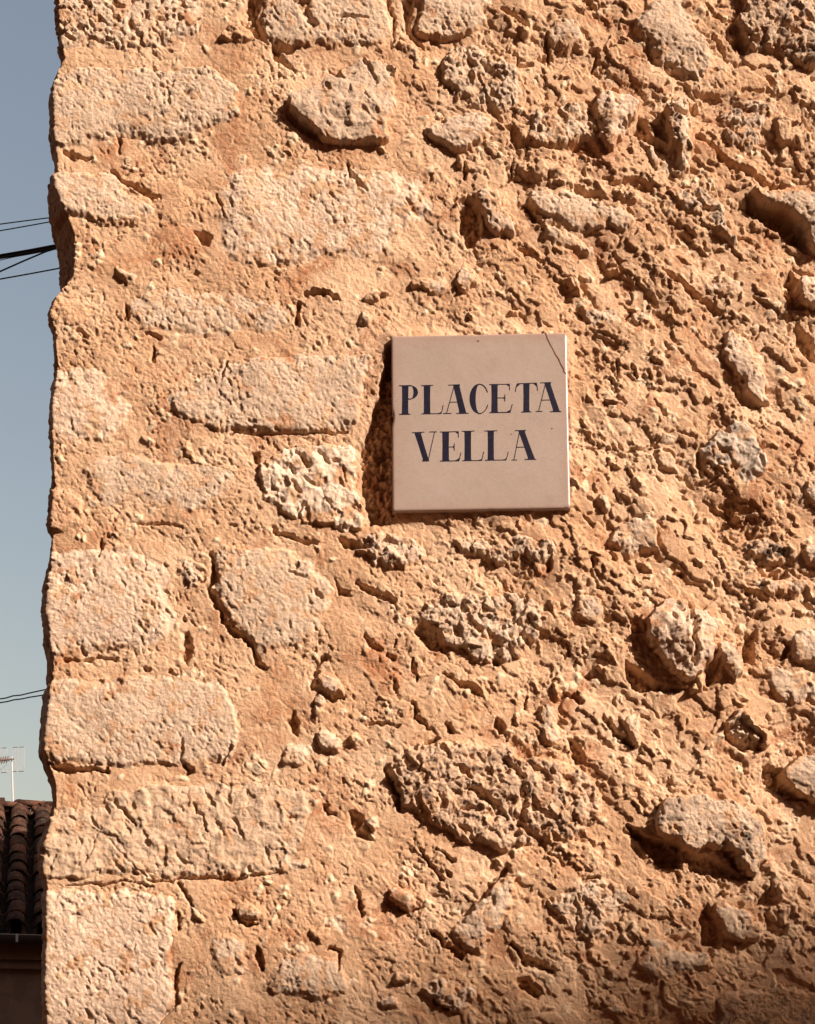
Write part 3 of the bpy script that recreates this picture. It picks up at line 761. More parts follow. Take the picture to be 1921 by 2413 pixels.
# ------------------------------------------------------------------ THE NAME PLATE
P4 = [at(x, y, SIGN_Y) for x, y in SIGN_PX]           # tl, tr, br, bl
sc_pt = (P4[0] + P4[1] + P4[2] + P4[3]) / 4
SIGN = empty('street_name_plate', (sc_pt.x, 0, P4[3].z), 'square pink glazed tile lettered PLACETA VELLA in dark blue, cracked at top right', 'sign')
MT = Mat('pink glaze', .32, .5)
n1 = MT.noise(14, 3, .5); n2 = MT.noise(650, 2, .5)
cb = MT.mix(MT.ramp(n1, .3, .7), (0.345, 0.272, 0.225), (0.375, 0.295, 0.25))
cb = MT.mix(MT.ramp(n2, .45, .7, 0, .25), cb, (0.32, 0.23, 0.18))
rim = MT.attr('rim')
cb = MT.mix(MT.ramp(MT.noise(38, 5, .7, .6), .52, .72, 0, .30), cb, (0.30, 0.20, 0.15))
cb = MT.mix(MT.math('MULTIPLY', rim, .9), cb, (0.335, 0.215, 0.17))
MT.color(cb)
MT.ln(MT.ramp(MT.noise(300, 2), .3, .7, .24, .36), MT.p.inputs['Roughness'])
MT.bump(MT.noise(60, 2, .5), .0006, .6)

def sign_pt(s_, t_, y=SIGN_Y):
    p = (P4[0] * (1 - s_) + P4[1] * s_) * (1 - t_) + (P4[3] * (1 - s_) + P4[2] * s_) * t_
    return Vector((p.x, y, p.z))
TH = .009
prof = [(0, TH), (0, .0022), (.0004, .0009), (.0012, .0002), (.0026, 0)]      # inset, depth
n = 60
chips = [(3, .53, .0022, .012), (0, .49, .0006, .004), (1, .62, .0005, .003), (2, .45, .0005, .005), (0, .97, .0007, .004), (2, .02, .0008, .004)]
bm = bmesh.new(); rl = bm.verts.layers.float.new('rim')
rings = []
Lw = (P4[1] - P4[0]).length
for (ins, dep) in prof + [(.0045, 0), (.007, 0), (.011, -.00004), (.017, -.00008), (.03, -.0001), (.05, -.0001)]:
    ring = []
    f = ins / Lw
    for side in range(4):
        for k in range(n):
            q = f + (1 - 2 * f) * k / n
            extra = 0; df = 0
            for cs, cpos, cd, cl in chips:
                if cs == side:
                    g_ = math.exp(-((k / n - cpos) * Lw / cl * 2) ** 2)
                    if ins < .003: extra += cd * g_ * (1 - ins / .004)
                    if .0001 < ins < .002: df += cd * .6 * g_
            e_ = extra / Lw
            st_ = [(q, f + e_), (1 - f - e_, q), (1 - q, 1 - f - e_), (f + e_, 1 - q)][side]
            v_ = bm.verts.new(sign_pt(*st_, SIGN_Y + dep + df))
            v_[rl] = (1 - min(1, max(0, (ins - .0005) / .016)) ** .5) * (1.0 if side == 0 else .75)
            ring.append(v_)
    rings.append(ring)
for a, b in zip(rings, rings[1:]):
    for k in range(4 * n):
        bm.faces.new((a[k], a[(k + 1) % (4 * n)], b[(k + 1) % (4 * n)], b[k]))
bm.faces.new(rings[-1]); bm.faces.new(rings[0][::-1])
bmesh.ops.recalc_face_normals(bm, faces=bm.faces[:])
tile = bm_obj('tile', bm, MT.m, SIGN, smooth=True)

# lettering, drawn in the units of the enlargement (origin 640, 600; factor 2.681)
BLUE = Mat('cobalt lettering', .5, .2)
BLUE.color(BLUE.mix(BLUE.ramp(BLUE.noise(180, 3), .40, .70), (0.005, 0.004, 0.014), (0.011, 0.009, 0.030)))
HAIR = Mat('thin brown outline', .4, .4); HAIR.color((0.045, 0.02, 0.02))
_w0 = 4.9
def lp(x, y): return (640 + x / 2.681, 600 + y / 2.681)
class Letter:
    def __init__(s): s.bm = bmesh.new(); s.k = 0
    def poly(s, pts, mi=0):
        s.k += 1
        y = SIGN_Y - .00022 - s.k * .000012
        top = [s.bm.verts.new(at(*lp(*p), y)) for p in pts]
        bot = [s.bm.verts.new(v.co + Vector((0, .0003, 0))) for v in top]
        f = s.bm.faces.new(top[::-1]); f.material_index = mi
        for i in range(len(top)):
            g_ = s.bm.faces.new((top[i], top[(i + 1) % len(top)], bot[(i + 1) % len(top)], bot[i])); g_.material_index = mi
    def line(s, pts, w0=5.2):
        for (x0, y0), (x1, y1) in zip(pts, pts[1:]):
            dx, dy = x1 - x0, y1 - y0; L = math.hypot(dx, dy); nx_, ny_ = -dy / L * w0 / 2, dx / L * w0 / 2
            ex, ey = dx / L * .6, dy / L * .6
            s.poly([(x0 + nx_ - ex, y0 + ny_ - ey), (x1 + nx_ + ex, y1 + ny_ + ey), (x1 - nx_ + ex, y1 - ny_ + ey), (x0 - nx_ - ex, y0 - ny_ - ey)], 0)
    def stem(s, xa, xb, xc, xd, y0, y1):      # top xa-xb, bottom xc-xd, slightly flared
        ym = (y0 + y1) / 2; m0 = (xa + xc) / 2; m1 = (xb + xd) / 2
        s.poly([(xa - 4, y0), (xb + 4, y0), (xb + .5, y0 + 10), (m1 - .5, ym), (m0 + .5, ym), (xa - .5, y0 + 10)][::1])
        s.poly([(m0 + .5, ym), (m1 - .5, ym), (xd + .5, y1 - 10), (xd + 4, y1), (xc - 4, y1), (xc - .5, y1 - 10)])
    def crescent(s, cx, cy, ox, oy, ix, iy, sx, a0, a1, n=14):
        A = [(cx + ox * math.cos(math.radians(a0 + (a1 - a0) * i / n)), cy + oy * math.sin(math.radians(a0 + (a1 - a0) * i / n))) for i in range(n + 1)]
        B = [(sx + ix * math.cos(math.radians(a0 + (a1 - a0) * i / n)), cy + iy * math.sin(math.radians(a0 + (a1 - a0) * i / n))) for i in range(n + 1)]
        for i in range(n): s.poly([A[i], A[i + 1], B[i + 1], B[i]])
    def done(s):
        bmesh.ops.recalc_face_normals(s.bm, faces=s.bm.faces[:])
        return bm_obj('letter', s.bm, BLUE.m, SIGN)

def P_():
    L = Letter(); L.stem(826, 865, 825, 864, 828, 1006); L.line([(807, 828), (884, 826)]); L.line([(808, 1009), (877, 1008)])
    L.crescent(880, 869, 46, 42, 14, 38, 884, -90, 90); L.line([(866, 826), (882, 827)]); L.line([(862, 911), (882, 911)]); L.done()
def L_(x0, x1, yt, yb, ts0, ts1, b0, b1, tip):
    L = Letter(); L.stem(x0, x1, x0, x1, yt, yb - 2); L.line([(ts0, yt + 1), (ts1, yt - 1)]); L.line([(b0, yb), (b1, yb - 2)])
    bx = b1; L.line([(bx, yb - 2), (bx + (tip[0] - bx) * .45, yb - 22), tip], 4.8); L.poly([(bx - 30, yb - 3), (bx, yb - 3), (bx + (tip[0] - bx) * .45, yb - 22), (bx - 6, yb - 8)]); L.done()
def A_(ts0, ts1, yt, ta, tb, ba, bb, yb, thin, cb_, yc, sl, sr):
    L = Letter(); L.stem(ta, tb, ba, bb, yt, yb - 2); L.line([(ts0, yt + 2), (ts1, yt - 1)]); L.line([(ta + 4, yt + 8), thin], 4.8)
    L.line([cb_[0:2], cb_[2:4]], 4.8); L.line([(sl[0], thin[1]), (sl[1], thin[1])]); L.line([(sr[0], yb), (sr[1], yb - 1)]); L.done()
def C_():
    L = Letter(); L.crescent(1311, 910, 59, 94, 22, 88, 1312, 96, 264, 16)
    L.line([(1306, 817), (1325, 818), (1342, 828), (1355, 843), (1366, 868)], 4.8); L.line([(1306, 1003), (1326, 1002), (1345, 990), (1358, 973), (1368, 948)], 4.8)
    L.done()
def E_(x0, x1, yt, yb, l0, r0, drop, ym, mx, b0, b1, tip):
    L = Letter(); L.stem(x0, x1, x0, x1, yt, yb - 2); L.line([(l0, yt + 1), (r0, yt - 1)]); L.line([(r0 - 1, yt - 1), (r0 - 1, drop)], 4.8)
    L.poly([(r0 - 22, yt), (r0, yt), (r0, yt + 16)]); L.line([(x1 - 2, ym), (mx, ym - 1)], 4.8); L.line([(mx, ym - 22), (mx, ym + 22)], 4.8)
    L.poly([(mx - 12, ym - 1), (mx, ym - 12), (mx, ym + 11)]); L.line([(b0, yb), (b1, yb - 2)])
    L.line([(b1, yb - 2), tip], 4.8); L.poly([(b1 - 26, yb - 3), (b1, yb - 3), (b1 + (tip[0] - b1) * .4, yb - 22)]); L.done()
def T_():
    L = Letter(); L.stem(1592, 1630, 1592, 1629, 813, 992); L.line([(1552, 815), (1675, 811)]); L.line([(1578, 995), (1642, 993)])
    L.line([(1553, 815), (1545, 838), (1541, 866)], 4.8); L.line([(1674, 811), (1679, 830), (1681, 858)], 4.8)
    L.poly([(1553, 816), (1574, 816), (1546, 840)]); L.poly([(1654, 812), (1674, 812), (1679, 834)]); L.done()
def V_():
    L = Letter(); L.stem(906, 945, 957, 992, 1123, 1302); L.line([(888, 1125), (966, 1121)]); L.line([(998, 1120), (1044, 1119)])
    L.line([(1030, 1122), (990, 1302)], 4.8); L.line([(953, 1304), (996, 1303)]); L.done()
P_()
L_(963, 1003, 826, 1006, 945, 1021, 948, 1072, (1085, 950))
A_(1118, 1190, 822, 1150, 1188, 1187, 1228, 1003, (1106, 1003), (1127, 932, 1200, 930), 930, (1085, 1136), (1168, 1244))
C_()
E_(1390, 1429, 819, 998, 1376, 1505, 856, 905, 1475, 1378, 1508, (1522, 945))
T_()
A_(1698, 1766, 808, 1727, 1763, 1780, 1818, 992, (1688, 990), (1706, 919, 1775, 917), 917, (1670, 1711), (1761, 1831))
V_()
E_(1080, 1121, 1119, 1304, 1064, 1182, 1156, 1215, 1155, 1066, 1185, (1198, 1250))
L_(1220, 1261, 1115, 1302, 1203, 1282, 1206, 1328, (1341, 1245))
L_(1367, 1405, 1113, 1299, 1346, 1426, 1349, 1482, (1496, 1246))
A_(1538, 1606, 1110, 1563, 1601, 1621, 1661, 1294, (1532, 1297), (1547, 1217, 1625, 1215), 1215, (1518, 1552), (1600, 1673))

# crack, chips and rust spots on the glaze
CRK = Mat('dirt in the crack', .9, .1); CRK.color((0.14, 0.06, 0.03))
bm = bmesh.new()
ck = [(1286, 784), (1291, 799), (1298, 813), (1303, 822), (1310, 836), (1317, 846), (1322, 858), (1328, 868), (1330, 876), (1335, 881)]
rr = [.5, .7, .55, .5, .6, .8, .55, .7, .5, .35]
for i in range(len(ck) - 1):
    (x0, y0), (x1, y1) = ck[i], ck[i + 1]
    w0, w1 = rr[i] * 1.5, rr[i + 1] * 1.5
    vs = [bm.verts.new(at(a_, b_, SIGN_Y - .00032 - i * .000004)) for a_, b_ in ((x0 - w0, y0 + w0 * .5), (x0 + w0, y0 - w0 * .5), (x1 + w1, y1 - w1 * .5), (x1 - w1, y1 + w1 * .5))]
    lo = [bm.verts.new(v.co + Vector((0, .0006, 0))) for v in vs]
    bm.faces.new(vs)
    for k in range(4): bm.faces.new((vs[k], lo[k], lo[(k + 1) % 4], vs[(k + 1) % 4]))
bmesh.ops.recalc_face_normals(bm, faces=bm.faces[:])
bm_obj('crack', bm, CRK.m, SIGN)
for (x, y, r) in ((1127, 803.5, 2.6), (1205, 1023, 1.6), (1301, 1010, 2.0), (989, 1024, 1.0)):
    bm = bmesh.new()
    c0 = at(x, y, SIGN_Y)
    vs = [bm.verts.new(c0 + Vector((math.cos(a_ * .7) * r * PXM * random.uniform(.8, 1.2), -.0002, math.sin(a_ * .7) * r * PXM * random.uniform(.7, 1.1)))) for a_ in range(9)]
    t_ = bm.verts.new(c0 + Vector((0, -.0005, 0)))
    for i in range(9): bm.faces.new((vs[i], vs[(i + 1) % 9], t_))
    bm_obj('stain_spot', bm, CRK.m, SIGN)

# ------------------------------------------------------------------ GROUND
GM = Mat('dusty paving', .95, .1)
GM.color(GM.mix(GM.ramp(GM.noise(2, 6), .35, .65), (0.20, 0.10, 0.06), (0.25, 0.13, 0.08)))
GM.bump(GM.noise(25, 6), .01)
bm = bmesh.new()
vs = [bm.verts.new(p) for p in ((-900, -900, 0), (900, -900, 0), (900, 900, 0), (-900, 900, 0))]
bm.faces.new(vs)
g = bm_obj('ground', bm, GM.m)
props(g, 'dusty red-brown ground at the foot of the stone wall', 'ground', kind='structure')

# ------------------------------------------------------------------ HOUSE ACROSS THE LANE (behind the camera; its gable shades the foot of the wall)
YAW = math.radians(15)
PL = Mat('ochre plaster', .92, .15)
PL.color(PL.mix(PL.ramp(PL.noise(3, 5), .4, .6), (0.42, 0.27, 0.16), (0.46, 0.31, 0.19))); PL.bump(PL.noise(70, 4), .003)
DARKM = Mat('window glass', .1, .5); DARKM.color((0.02, 0.022, 0.025))
WOOD = Mat('brown painted wood', .5, .3); WOOD.color((0.12, 0.06, 0.03))
TS = 20.0
a0 = at(640, 2385) + SUN * TS; a1 = at(1921, 2115) + SUN * TS
slope = (a1.z - a0.z) / (a1.x - a0.x)
GY = a0.y
def gz_(x): return a0.z + slope * (x - a0.x)
H2 = empty('lane_house', (21, GY, 0), 'ochre plastered house with a low tiled gable on the far side of the lane', 'house')
xA, xB, xC = 9.0, 21.0, 33.0
bm = bmesh.new()
fr = [(xA, -.1), (xC, -.1), (xC, gz_(xA) - .16), (xB, gz_(xB) - .16), (xA, gz_(xA) - .16)]
a = [bm.verts.new((x, GY - .12, z)) for x, z in fr]; b = [bm.verts.new((x, GY - 9, z)) for x, z in fr]
bm.faces.new(a); bm.faces.new(b[::-1])
for i in range(5): bm.faces.new((a[i], b[i], b[(i + 1) % 5], a[(i + 1) % 5]))
bmesh.ops.recalc_face_normals(bm, faces=bm.faces[:])
bm_obj('wall', bm, PL.m, H2)
for sgn in (0, 1):
    bm = bmesh.new()
    xe = (xA - .4) if sgn == 0 else (xC + .4)
    zl = gz_(xA - .4)
    pr_ = [(xe, zl - .15), (xB, gz_(xB) - .15), (xB, gz_(xB)), (xe, zl)]
    a = [bm.verts.new((x, GY, z)) for x, z in pr_]; b = [bm.verts.new((x, GY - 9.3, z)) for x, z in pr_]
    bm.faces.new(a); bm.faces.new(b[::-1])
    for i in range(4): bm.faces.new((a[i], b[i], b[(i + 1) % 4], a[(i + 1) % 4]))
    bmesh.ops.recalc_face_normals(bm, faces=bm.faces[:])
    bm_obj('roof', bm, TERR.m, H2)
for wx_ in (12.5, 16.5, 20.5):
    for wz_ in (1.0, 3.9):
        bm = bmesh.new(); box(bm, wx_ - .5, wx_ + .5, GY - .16, GY - .10, wz_, wz_ + 1.3)
        fo = bm_obj('window', bm, WOOD.m, H2)
        bm = bmesh.new(); box(bm, wx_ - .42, wx_ + .42, GY - .14, GY - .095, wz_ + .08, wz_ + 1.22)
        go = bm_obj('pane', bm, DARKM.m); go.parent = fo

# unseen dark houses, added to block sky light and deepen the wall's shadows
BR = Mat('dark red plaster', .92, .15)
BR.color(BR.mix(BR.ramp(BR.noise(3, 5), .4, .6), (0.20, 0.09, 0.055), (0.24, 0.115, 0.07))); BR.bump(BR.noise(70, 4), .003)
def sky_blocker(name, x0, x1, y0, y1, h, label, faces):
    T = empty(name, ((x0 + x1) / 2, (y0 + y1) / 2, 0), label, 'house')
    bm = bmesh.new(); box(bm, x0, x1, y0, y1, -.1, h); bm_obj('wall', bm, BR.m, T)
    bm = bmesh.new(); box(bm, x0 - .3, x1 + .3, y0 - .3, y1 + .3, h + .003, h + .25); bm_obj('roof', bm, TERR.m, T)
    for zf in (1.1, 4.3, 7.4):
        if zf + 1.6 > h: continue
        for k in range(4):
            if faces == 'N':
                c = x0 + (x1 - x0) * (k + .5) / 4; bx = (c - .5, c + .5, y1 - .02, y1 + .05); gx_ = (c - .42, c + .42, y1 - .01, y1 + .056)
            else:
                c = y0 + (y1 - y0) * (k + .5) / 4; bx = (x1 - .02, x1 + .05, c - .5, c + .5); gx_ = (x1 - .01, x1 + .056, c - .42, c + .42)
            bm = bmesh.new(); box(bm, *bx, zf, zf + 1.5); fo = bm_obj('window', bm, WOOD.m, T)
            bm = bmesh.new(); box(bm, *gx_, zf + .08, zf + 1.42); go = bm_obj('pane', bm, DARKM.m); go.parent = fo
sky_blocker('tall_sky_blocker', -7.5, 3.0, -12, -4.2, 10.5, 'unseen tall dark red house added opposite the stone wall to block sky light', 'N')
sky_blocker('west_sky_blocker', -16, -8.5, -12, 2.5, 9.5, 'unseen dark red house added to the west to block sky light', 'E')  # second added block, cuts sky fill from the left

# ------------------------------------------------------------------ TILED HOUSE BEHIND (bottom left)
YE, YR = 12.4, 15.1
ze = at(50, 2192, YE).z; zr = at(50, 1912, YR).z
SLP = math.atan2(zr - ze, YR - YE); SLEN = math.hypot(zr - ze, YR - YE)
HX = at(37, 2190, YE).x
HB = empty('tiled_house', (HX, YE, 0), 'low shaded house with old brown barrel tiles and dark gutter, left of stone wall', 'house')
sx_ = Vector((1, 0, 0)); up_s = Vector((0, math.cos(SLP), math.sin(SLP))); nn = Vector((0, -math.sin(SLP), math.cos(SLP)))
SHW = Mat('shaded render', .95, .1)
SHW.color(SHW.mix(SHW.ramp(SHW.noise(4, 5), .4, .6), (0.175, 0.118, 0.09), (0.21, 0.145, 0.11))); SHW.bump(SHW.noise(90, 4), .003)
def zpix(v, y): return at(50, v, y).z
X0, X1 = HX - 2.4, HX + 2.2
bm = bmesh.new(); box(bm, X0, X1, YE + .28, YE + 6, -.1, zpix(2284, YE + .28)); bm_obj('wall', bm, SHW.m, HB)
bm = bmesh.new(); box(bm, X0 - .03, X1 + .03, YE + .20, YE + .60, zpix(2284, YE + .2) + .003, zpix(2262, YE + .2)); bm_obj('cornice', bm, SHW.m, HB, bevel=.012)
DG = Mat('dark painted metal', .45, .4); DG.color((0.035, 0.035, 0.036))
bm = bmesh.new(); box(bm, X0 - .03, X1 + .03, YE + .14, YE + .6, zpix(2262, YE + .14) + .003, zpix(2222, YE + .14)); bm_obj('fascia', bm, WOOD.m, HB)
bm = bmesh.new()
gr_ = .075; gzc = zpix(2202, YE - .08)
ringsg = []
for x in (X0 - .05, X1 + .05):
    o_ = [bm.verts.new((x, YE + gr_ * math.cos(t_) - .01, gzc + gr_ * math.sin(t_))) for t_ in np.linspace(math.pi, 2 * math.pi, 11)]
    i_ = [bm.verts.new((x, YE + (gr_ - .006) * math.cos(t_) - .01, gzc + (gr_ - .006) * math.sin(t_))) for t_ in np.linspace(2 * math.pi, math.pi, 11)]
    ringsg.append(o_ + i_)
nq_ = len(ringsg[0])
for i in range(nq_): bm.faces.new((ringsg[0][i], ringsg[1][i], ringsg[1][(i + 1) % nq_], ringsg[0][(i + 1) % nq_]))
bm.faces.new(ringsg[0]); bm.faces.new(ringsg[1][::-1])
bmesh.ops.recalc_face_normals(bm, faces=bm.faces[:])
gut = bm_obj('gutter', bm, DG.m, HB, smooth=False)
LG = Mat('zinc lip', .35, .6); LG.color((0.32, 0.30, 0.28))
bm = bmesh.new(); tube(bm, [(X0 - .05, YE - gr_ - .012, gzc), (X1 + .05, YE - gr_ - .012, gzc)], .004, 6)
o = bm_obj('gutter_lip', bm, LG.m); o.parent = gut
for gxp in (40, 40 + 190, 40 - 190):
    gxx = at(gxp, 2205, YE).x
    bm = bmesh.new(); box(bm, gxx - .012, gxx + .012, YE - gr_ - .022, YE - gr_ - .012, gzc - .075, gzc + .006)
    o = bm_obj('gutter_clip', bm, LG.m); o.parent = gut
# roof deck
DECK_DARK = Mat('dark under-roof', .95, .05); DECK_DARK.color((0.02, 0.014, 0.012))  # near-black deck colour that shows between the tiles
bm = bmesh.new()
d0 = Vector((0, YE + .02, ze)) - nn * .05
for_ = []
pr4 = [d0, d0 + up_s * SLEN, d0 + up_s * SLEN - nn * .08, d0 - nn * .08]
a = [bm.verts.new((X0, p.y, p.z)) for p in pr4]; b = [bm.verts.new((X1, p.y, p.z)) for p in pr4]
bm.faces.new(a); bm.faces.new(b[::-1])
for i in range(4): bm.faces.new((a[i], b[i], b[(i + 1) % 4], a[(i + 1) % 4]))
# rear slope
rv = [bm.verts.new(p) for p in ((X0, YR - .02, zr - .06), (X1, YR - .02, zr - .06), (X1, YR + 3, zr - 2.0), (X0, YR + 3, zr - 2.0))]
bm.faces.new(rv)
bmesh.ops.recalc_face_normals(bm, faces=bm.faces[:])
bm_obj('roof_deck', bm, DECK_DARK.m, HB)

def barrel(bm, r0, r1, L, th=.012, n=7, M4=None, conv=1):
    """half-barrel tile along +Y from r0 (low end) to r1"""
    rows = []
    for (y, r) in ((0, r0), (L, r1)):
        for q in (0, -th):
            rows.append([Vector(((r + q) * math.cos(t_), y, conv * (r + q) * math.sin(t_) * .85)) for t_ in np.linspace(0, math.pi, n)])
    V = [[bm.verts.new(M4 @ p if M4 else p) for p in row] for row in rows]
    o0, i0, o1, i1 = V
    for k in range(n - 1):
        bm.faces.new((o0[k], o0[k + 1], o1[k + 1], o1[k])); bm.faces.new((i0[k + 1], i0[k], i1[k], i1[k + 1]))
        bm.faces.new((o0[k + 1], o0[k], i0[k], i0[k + 1])); bm.faces.new((o1[k], o1[k + 1], i1[k + 1], i1[k]))
    for k in (0, n - 1):
        bm.faces.new((o0[k], o1[k], i1[k], i0[k]))
    bmesh.ops.recalc_face_normals(bm, faces=bm.faces[:])
bm = bmesh.new(); barrel(bm, .102, .078, .40, th=.016); cov = bpy.data.meshes.new('roof_tile'); bm.to_mesh(cov); bm.free()
bm = bmesh.new(); barrel(bm, .075, .09, .40, conv=-1); pan = bpy.data.meshes.new('channel_tile'); bm.to_mesh(pan); bm.free()
bm = bmesh.new(); barrel(bm, .105, .09, .40); rdg = bpy.data.meshes.new('ridge_tile'); bm.to_mesh(rdg); bm.free()
for me in (cov, pan, rdg):
    me.materials.append(TERR.m); me.polygons.foreach_set('use_smooth', np.ones(len(me.polygons), bool))
rt = random.Random(11)
NT = 13; EXP = SLEN / NT
for row in range(-4, 9):
    jx = rt.uniform(-.008, .008)
    for k in range(NT):
        # cover
        o = bpy.data.objects.new('roof_tile', cov); COL.objects.link(o); o.parent = HB
        o.matrix_parent_inverse = Matrix.Translation(-Vector(HB.location))
        p = Vector((HX + row * .258 + jx + rt.uniform(-.01, .01), YE - .03, ze)) + up_s * (EXP * k + rt.uniform(-.03, .03)) + nn * (.012 + rt.uniform(0, .022))
        o.matrix_basis = Matrix.Translation(p) @ Matrix.Rotation(SLP - math.radians(2.4 + rt.uniform(-1.5, 1.5)), 4, 'X') @ Matrix.Rotation(rt.uniform(-.05, .05), 4, 'Y') @ Matrix.Rotation(rt.uniform(-.05, .05), 4, 'Z')
        if k % 1 == 0:
            o = bpy.data.objects.new('channel_tile', pan); COL.objects.link(o); o.parent = HB
            o.matrix_parent_inverse = Matrix.Translation(-Vector(HB.location))
            p = Vector((HX + (row + .5) * .258 + rt.uniform(-.01, .01), YE - .04, ze)) + up_s * (EXP * k) - nn * .03
            o.matrix_basis = Matrix.Translation(p) @ Matrix.Rotation(SLP - math.radians(2.0), 4, 'X')
for k in range(-8, 10):
    o = bpy.data.objects.new('ridge_tile', rdg); COL.objects.link(o); o.parent = HB
    o.matrix_parent_inverse = Matrix.Translation(-Vector(HB.location))
    p = Vector((HX + k * .27 + rt.uniform(-.03, .03), YR - .02, zr + rt.uniform(.0, .03)))
    o.matrix_basis = Matrix.Translation(p) @ Matrix.Rotation(-math.pi / 2 + rt.uniform(-.12, .12), 4, 'Z') @ Matrix.Rotation(rt.uniform(-.06, .12), 4, 'X')
HB.rotation_euler = (0, 0, YAW)
bpy.context.view_layer.update()
# lumps of mortar and stones weighing the ridge down
for (px_, py_, r_) in ((12, 1908, .085), (57, 1906, .075), (92, 1908, .075), (-30, 1908, .07), (74, 1916, .05), (112, 1903, .09), (36, 1914, .05)):
    bm = bmesh.new(); bmesh.ops.create_icosphere(bm, subdivisions=2, radius=r_)
    c0 = at(px_, py_, YR - .12)
    for v in bm.verts:
        q = v.co.copy()
        v.co *= 1 + .35 * math.sin(q.x * 45 + px_) * math.cos(q.z * 38 + py_ * 3) + .15 * math.sin(q.y * 80 + px_)
        v.co.z *= .85
        v.co += c0
    me = bpy.data.meshes.new('ridge_stone'); bm.to_mesh(me); bm.free(); me.materials.append(TERR.m)
    o = bpy.data.objects.new('ridge_stone', me); COL.objects.link(o); o.parent = HB; o.matrix_parent_inverse = HB.matrix_world.inverted()

# ------------------------------------------------------------------ AERIAL
AY = 15.7
ab = at(31, 1930, AY)
AN = empty('tv_aerial', ab, 'white television aerial with two mesh reflector panels on a thin mast above the tiled roof', 'aerial')
WH = Mat('white painted steel', .5, .4); WH.color((0.46, 0.43, 0.41))
RD = Mat('rusty aerial rod', .7, .3); RD.color((0.10, 0.06, 0.05))
pu = (at(100, 1800, AY).x - at(0, 1800, AY).x) / 100
bm = bmesh.new(); tube(bm, [at(32, 1930, AY), at(27.5, 1784, AY)], [.011, .009], 8)
mast = bm_obj('mast', bm, WH.m, AN)
def panel(x0, x1, y0, y1):
    bm = bmesh.new()
    a, b_, c_, d_ = at(x0, y0, AY), at(x1, y0 - 1, AY), at(x1, y1, AY), at(x0, y1 + 1, AY)
    for k in range(25):
        f = k / 24
        tube(bm, [a.lerp(d_, f), b_.lerp(c_, f)], .0009, 4)
    for f in (0, .25, .5, .75, 1): tube(bm, [a.lerp(b_, f) + Vector((0, .003, 0)), d_.lerp(c_, f) + Vector((0, .003, 0))], .0018, 4)
    bm_obj('reflector_panel', bm, WH.m, AN)
    bm = bmesh.new()
    for (y_, (p0, p1)) in ((y0 - 1.5, (.02, .42)), (y0 - 2, (.56, .98)), (y1 + 1.5, (.0, .35)), (y1 + 1, (.5, 1))):
        tube(bm, [at(x0 + (x1 - x0) * p0, y_, AY), at(x0 + (x1 - x0) * p1, y_ - .6, AY)], .0042, 5)
    bm_obj('dipole_rod', bm, RD.m, AN)
panel(30, 57, 1763, 1817); panel(-11, 16, 1765, 1820)
bm = bmesh.new(); tube(bm, [at(32, 1788.5, AY - .02), at(-26, 1793, AY - .5)], .010, 6)
boom = bm_obj('boom', bm, RD.m, AN)
bm = bmesh.new()
for k in range(7):
    p = at(17 - k * 5.5, 1790 + k * .8, AY - .1 - k * .06)
    tube(bm, [p + Vector((-.012, 0, -.045)), p + Vector((.012, 0, .045))], .006, 5)
    tube(bm, [p + Vector((-.03, 0, .02)), p + Vector((.03, 0, -.02))], .006, 5)
o = bm_obj('director', bm, RD.m); o.parent = boom
o.matrix_parent_inverse = boom.matrix_world.inverted()

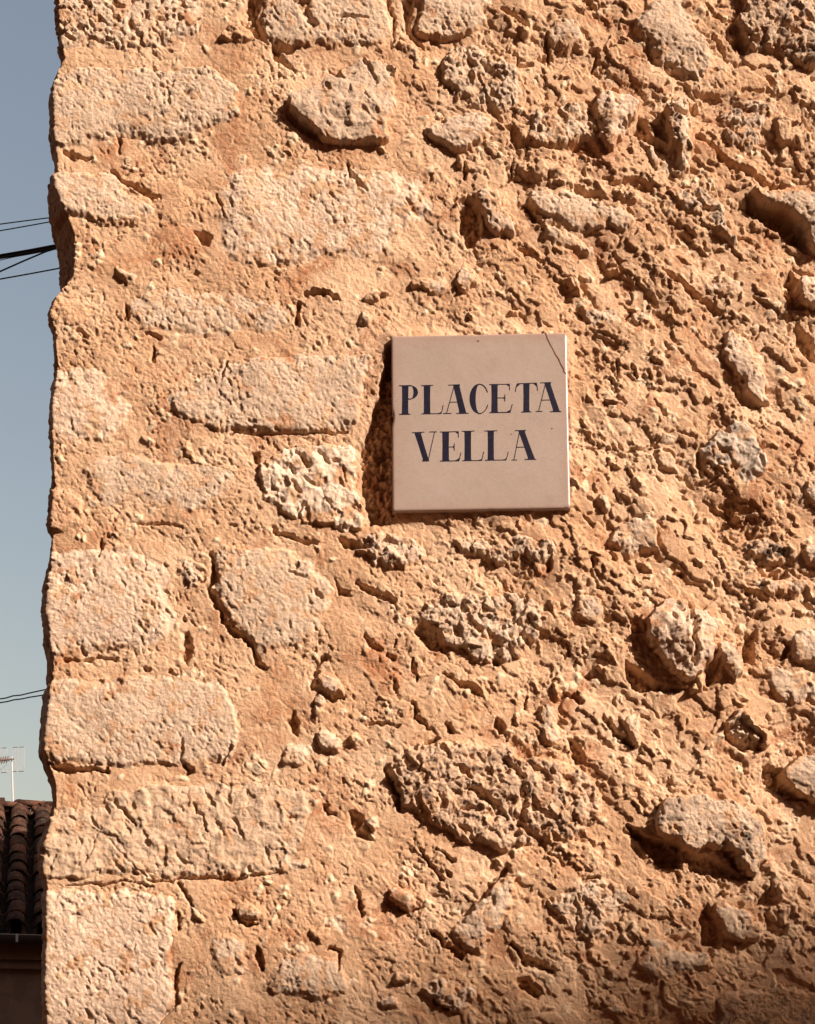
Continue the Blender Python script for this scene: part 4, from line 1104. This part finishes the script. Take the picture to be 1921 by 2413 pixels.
# ------------------------------------------------------------------ CABLES
BK = Mat('black cable sheath', .6, .3); BK.color((0.012, 0.012, 0.016))
def cable(pts, wpx, label, y=4.0, name='cable', group='cables strung from the corner of the stone building', extra=None):
    (x0, y0), (x1, y1) = pts[-2], pts[-1]
    xe_ = 712; k = (xe_ - x1)
    full_ = list(pts) + [(xe_, y1 + (y1 - y0) / (x1 - x0) * k * .55)]
    (x0, y0), (x1, y1) = full_[0], full_[1]
    full_ = [(-900, y0 + (y1 - y0) / (x1 - x0) * (-900 - x0) * .75)] + full_
    m_px = (at(100, 600, y).x - at(0, 600, y).x) / 100
    bm = bmesh.new()
    P = [at(a_, b_, y) for a_, b_ in full_]
    Q = []
    for a_, b_ in zip(P, P[1:]):
        for t_ in range(4): Q.append(a_.lerp(b_, t_ / 4))
    Q.append(P[-1])
    tube(bm, Q, wpx * m_px / 2, 7)
    o = bm_obj(name, bm, BK.m, smooth=True)
    props(o, label, 'cable', group)
    return o
cable([(0, 528), (60, 520), (131, 511)], 2.6, 'topmost thin black cable of the upper pair crossing the sky beside the wall')
cable([(0, 543.5), (60, 533), (132, 520)], 2.6, 'second thin black cable, just under the topmost one')
cable([(0, 602), (70, 590), (138, 577)], 6.6, 'thickest black cable, top strand of the bundle reaching the dark notch in the corner', y=4.0)
cable([(0, 608), (70, 596), (138, 582)], 4.6, 'black cable lying tight under the thickest one in the bundle', y=4.03)
cable([(0, 613), (30, 606), (70, 599), (138, 586)], 1.8, 'thinnest black wire splitting off below the thick bundle', y=4.06)
cable([(0, 639.5), (55, 615), (107, 593), (138, 583.5)], 3.8, 'black cable that slopes steeply up to join the thick bundle at the corner', y=3.96)
cable([(0, 657.5), (70, 645), (145, 631)], 3.2, 'lone black cable below the bundle, lowest of the upper group', y=4.0)
cable([(0, 1647), (14, 1645), (30, 1640), (50, 1638), (66, 1634), (84, 1630), (112, 1624)], 3.0, 'upper of the two twisted black cables low down above the aerial')
cable([(0, 1656), (16, 1653.5), (34, 1649), (52, 1647), (70, 1643), (90, 1640), (112, 1636.5)], 3.0, 'lower of the two twisted black cables low down above the aerial')
m_ = 1
bm = bmesh.new(); tube(bm, [at(148, 629, 3.99), at(146, 640, 3.99), at(143.5, 652, 3.99)], .003, 6)
o = bm_obj('cable_tail', bm, BK.m); props(o, 'short loose end of black cable hanging under the lone cable at the corner', 'cable')
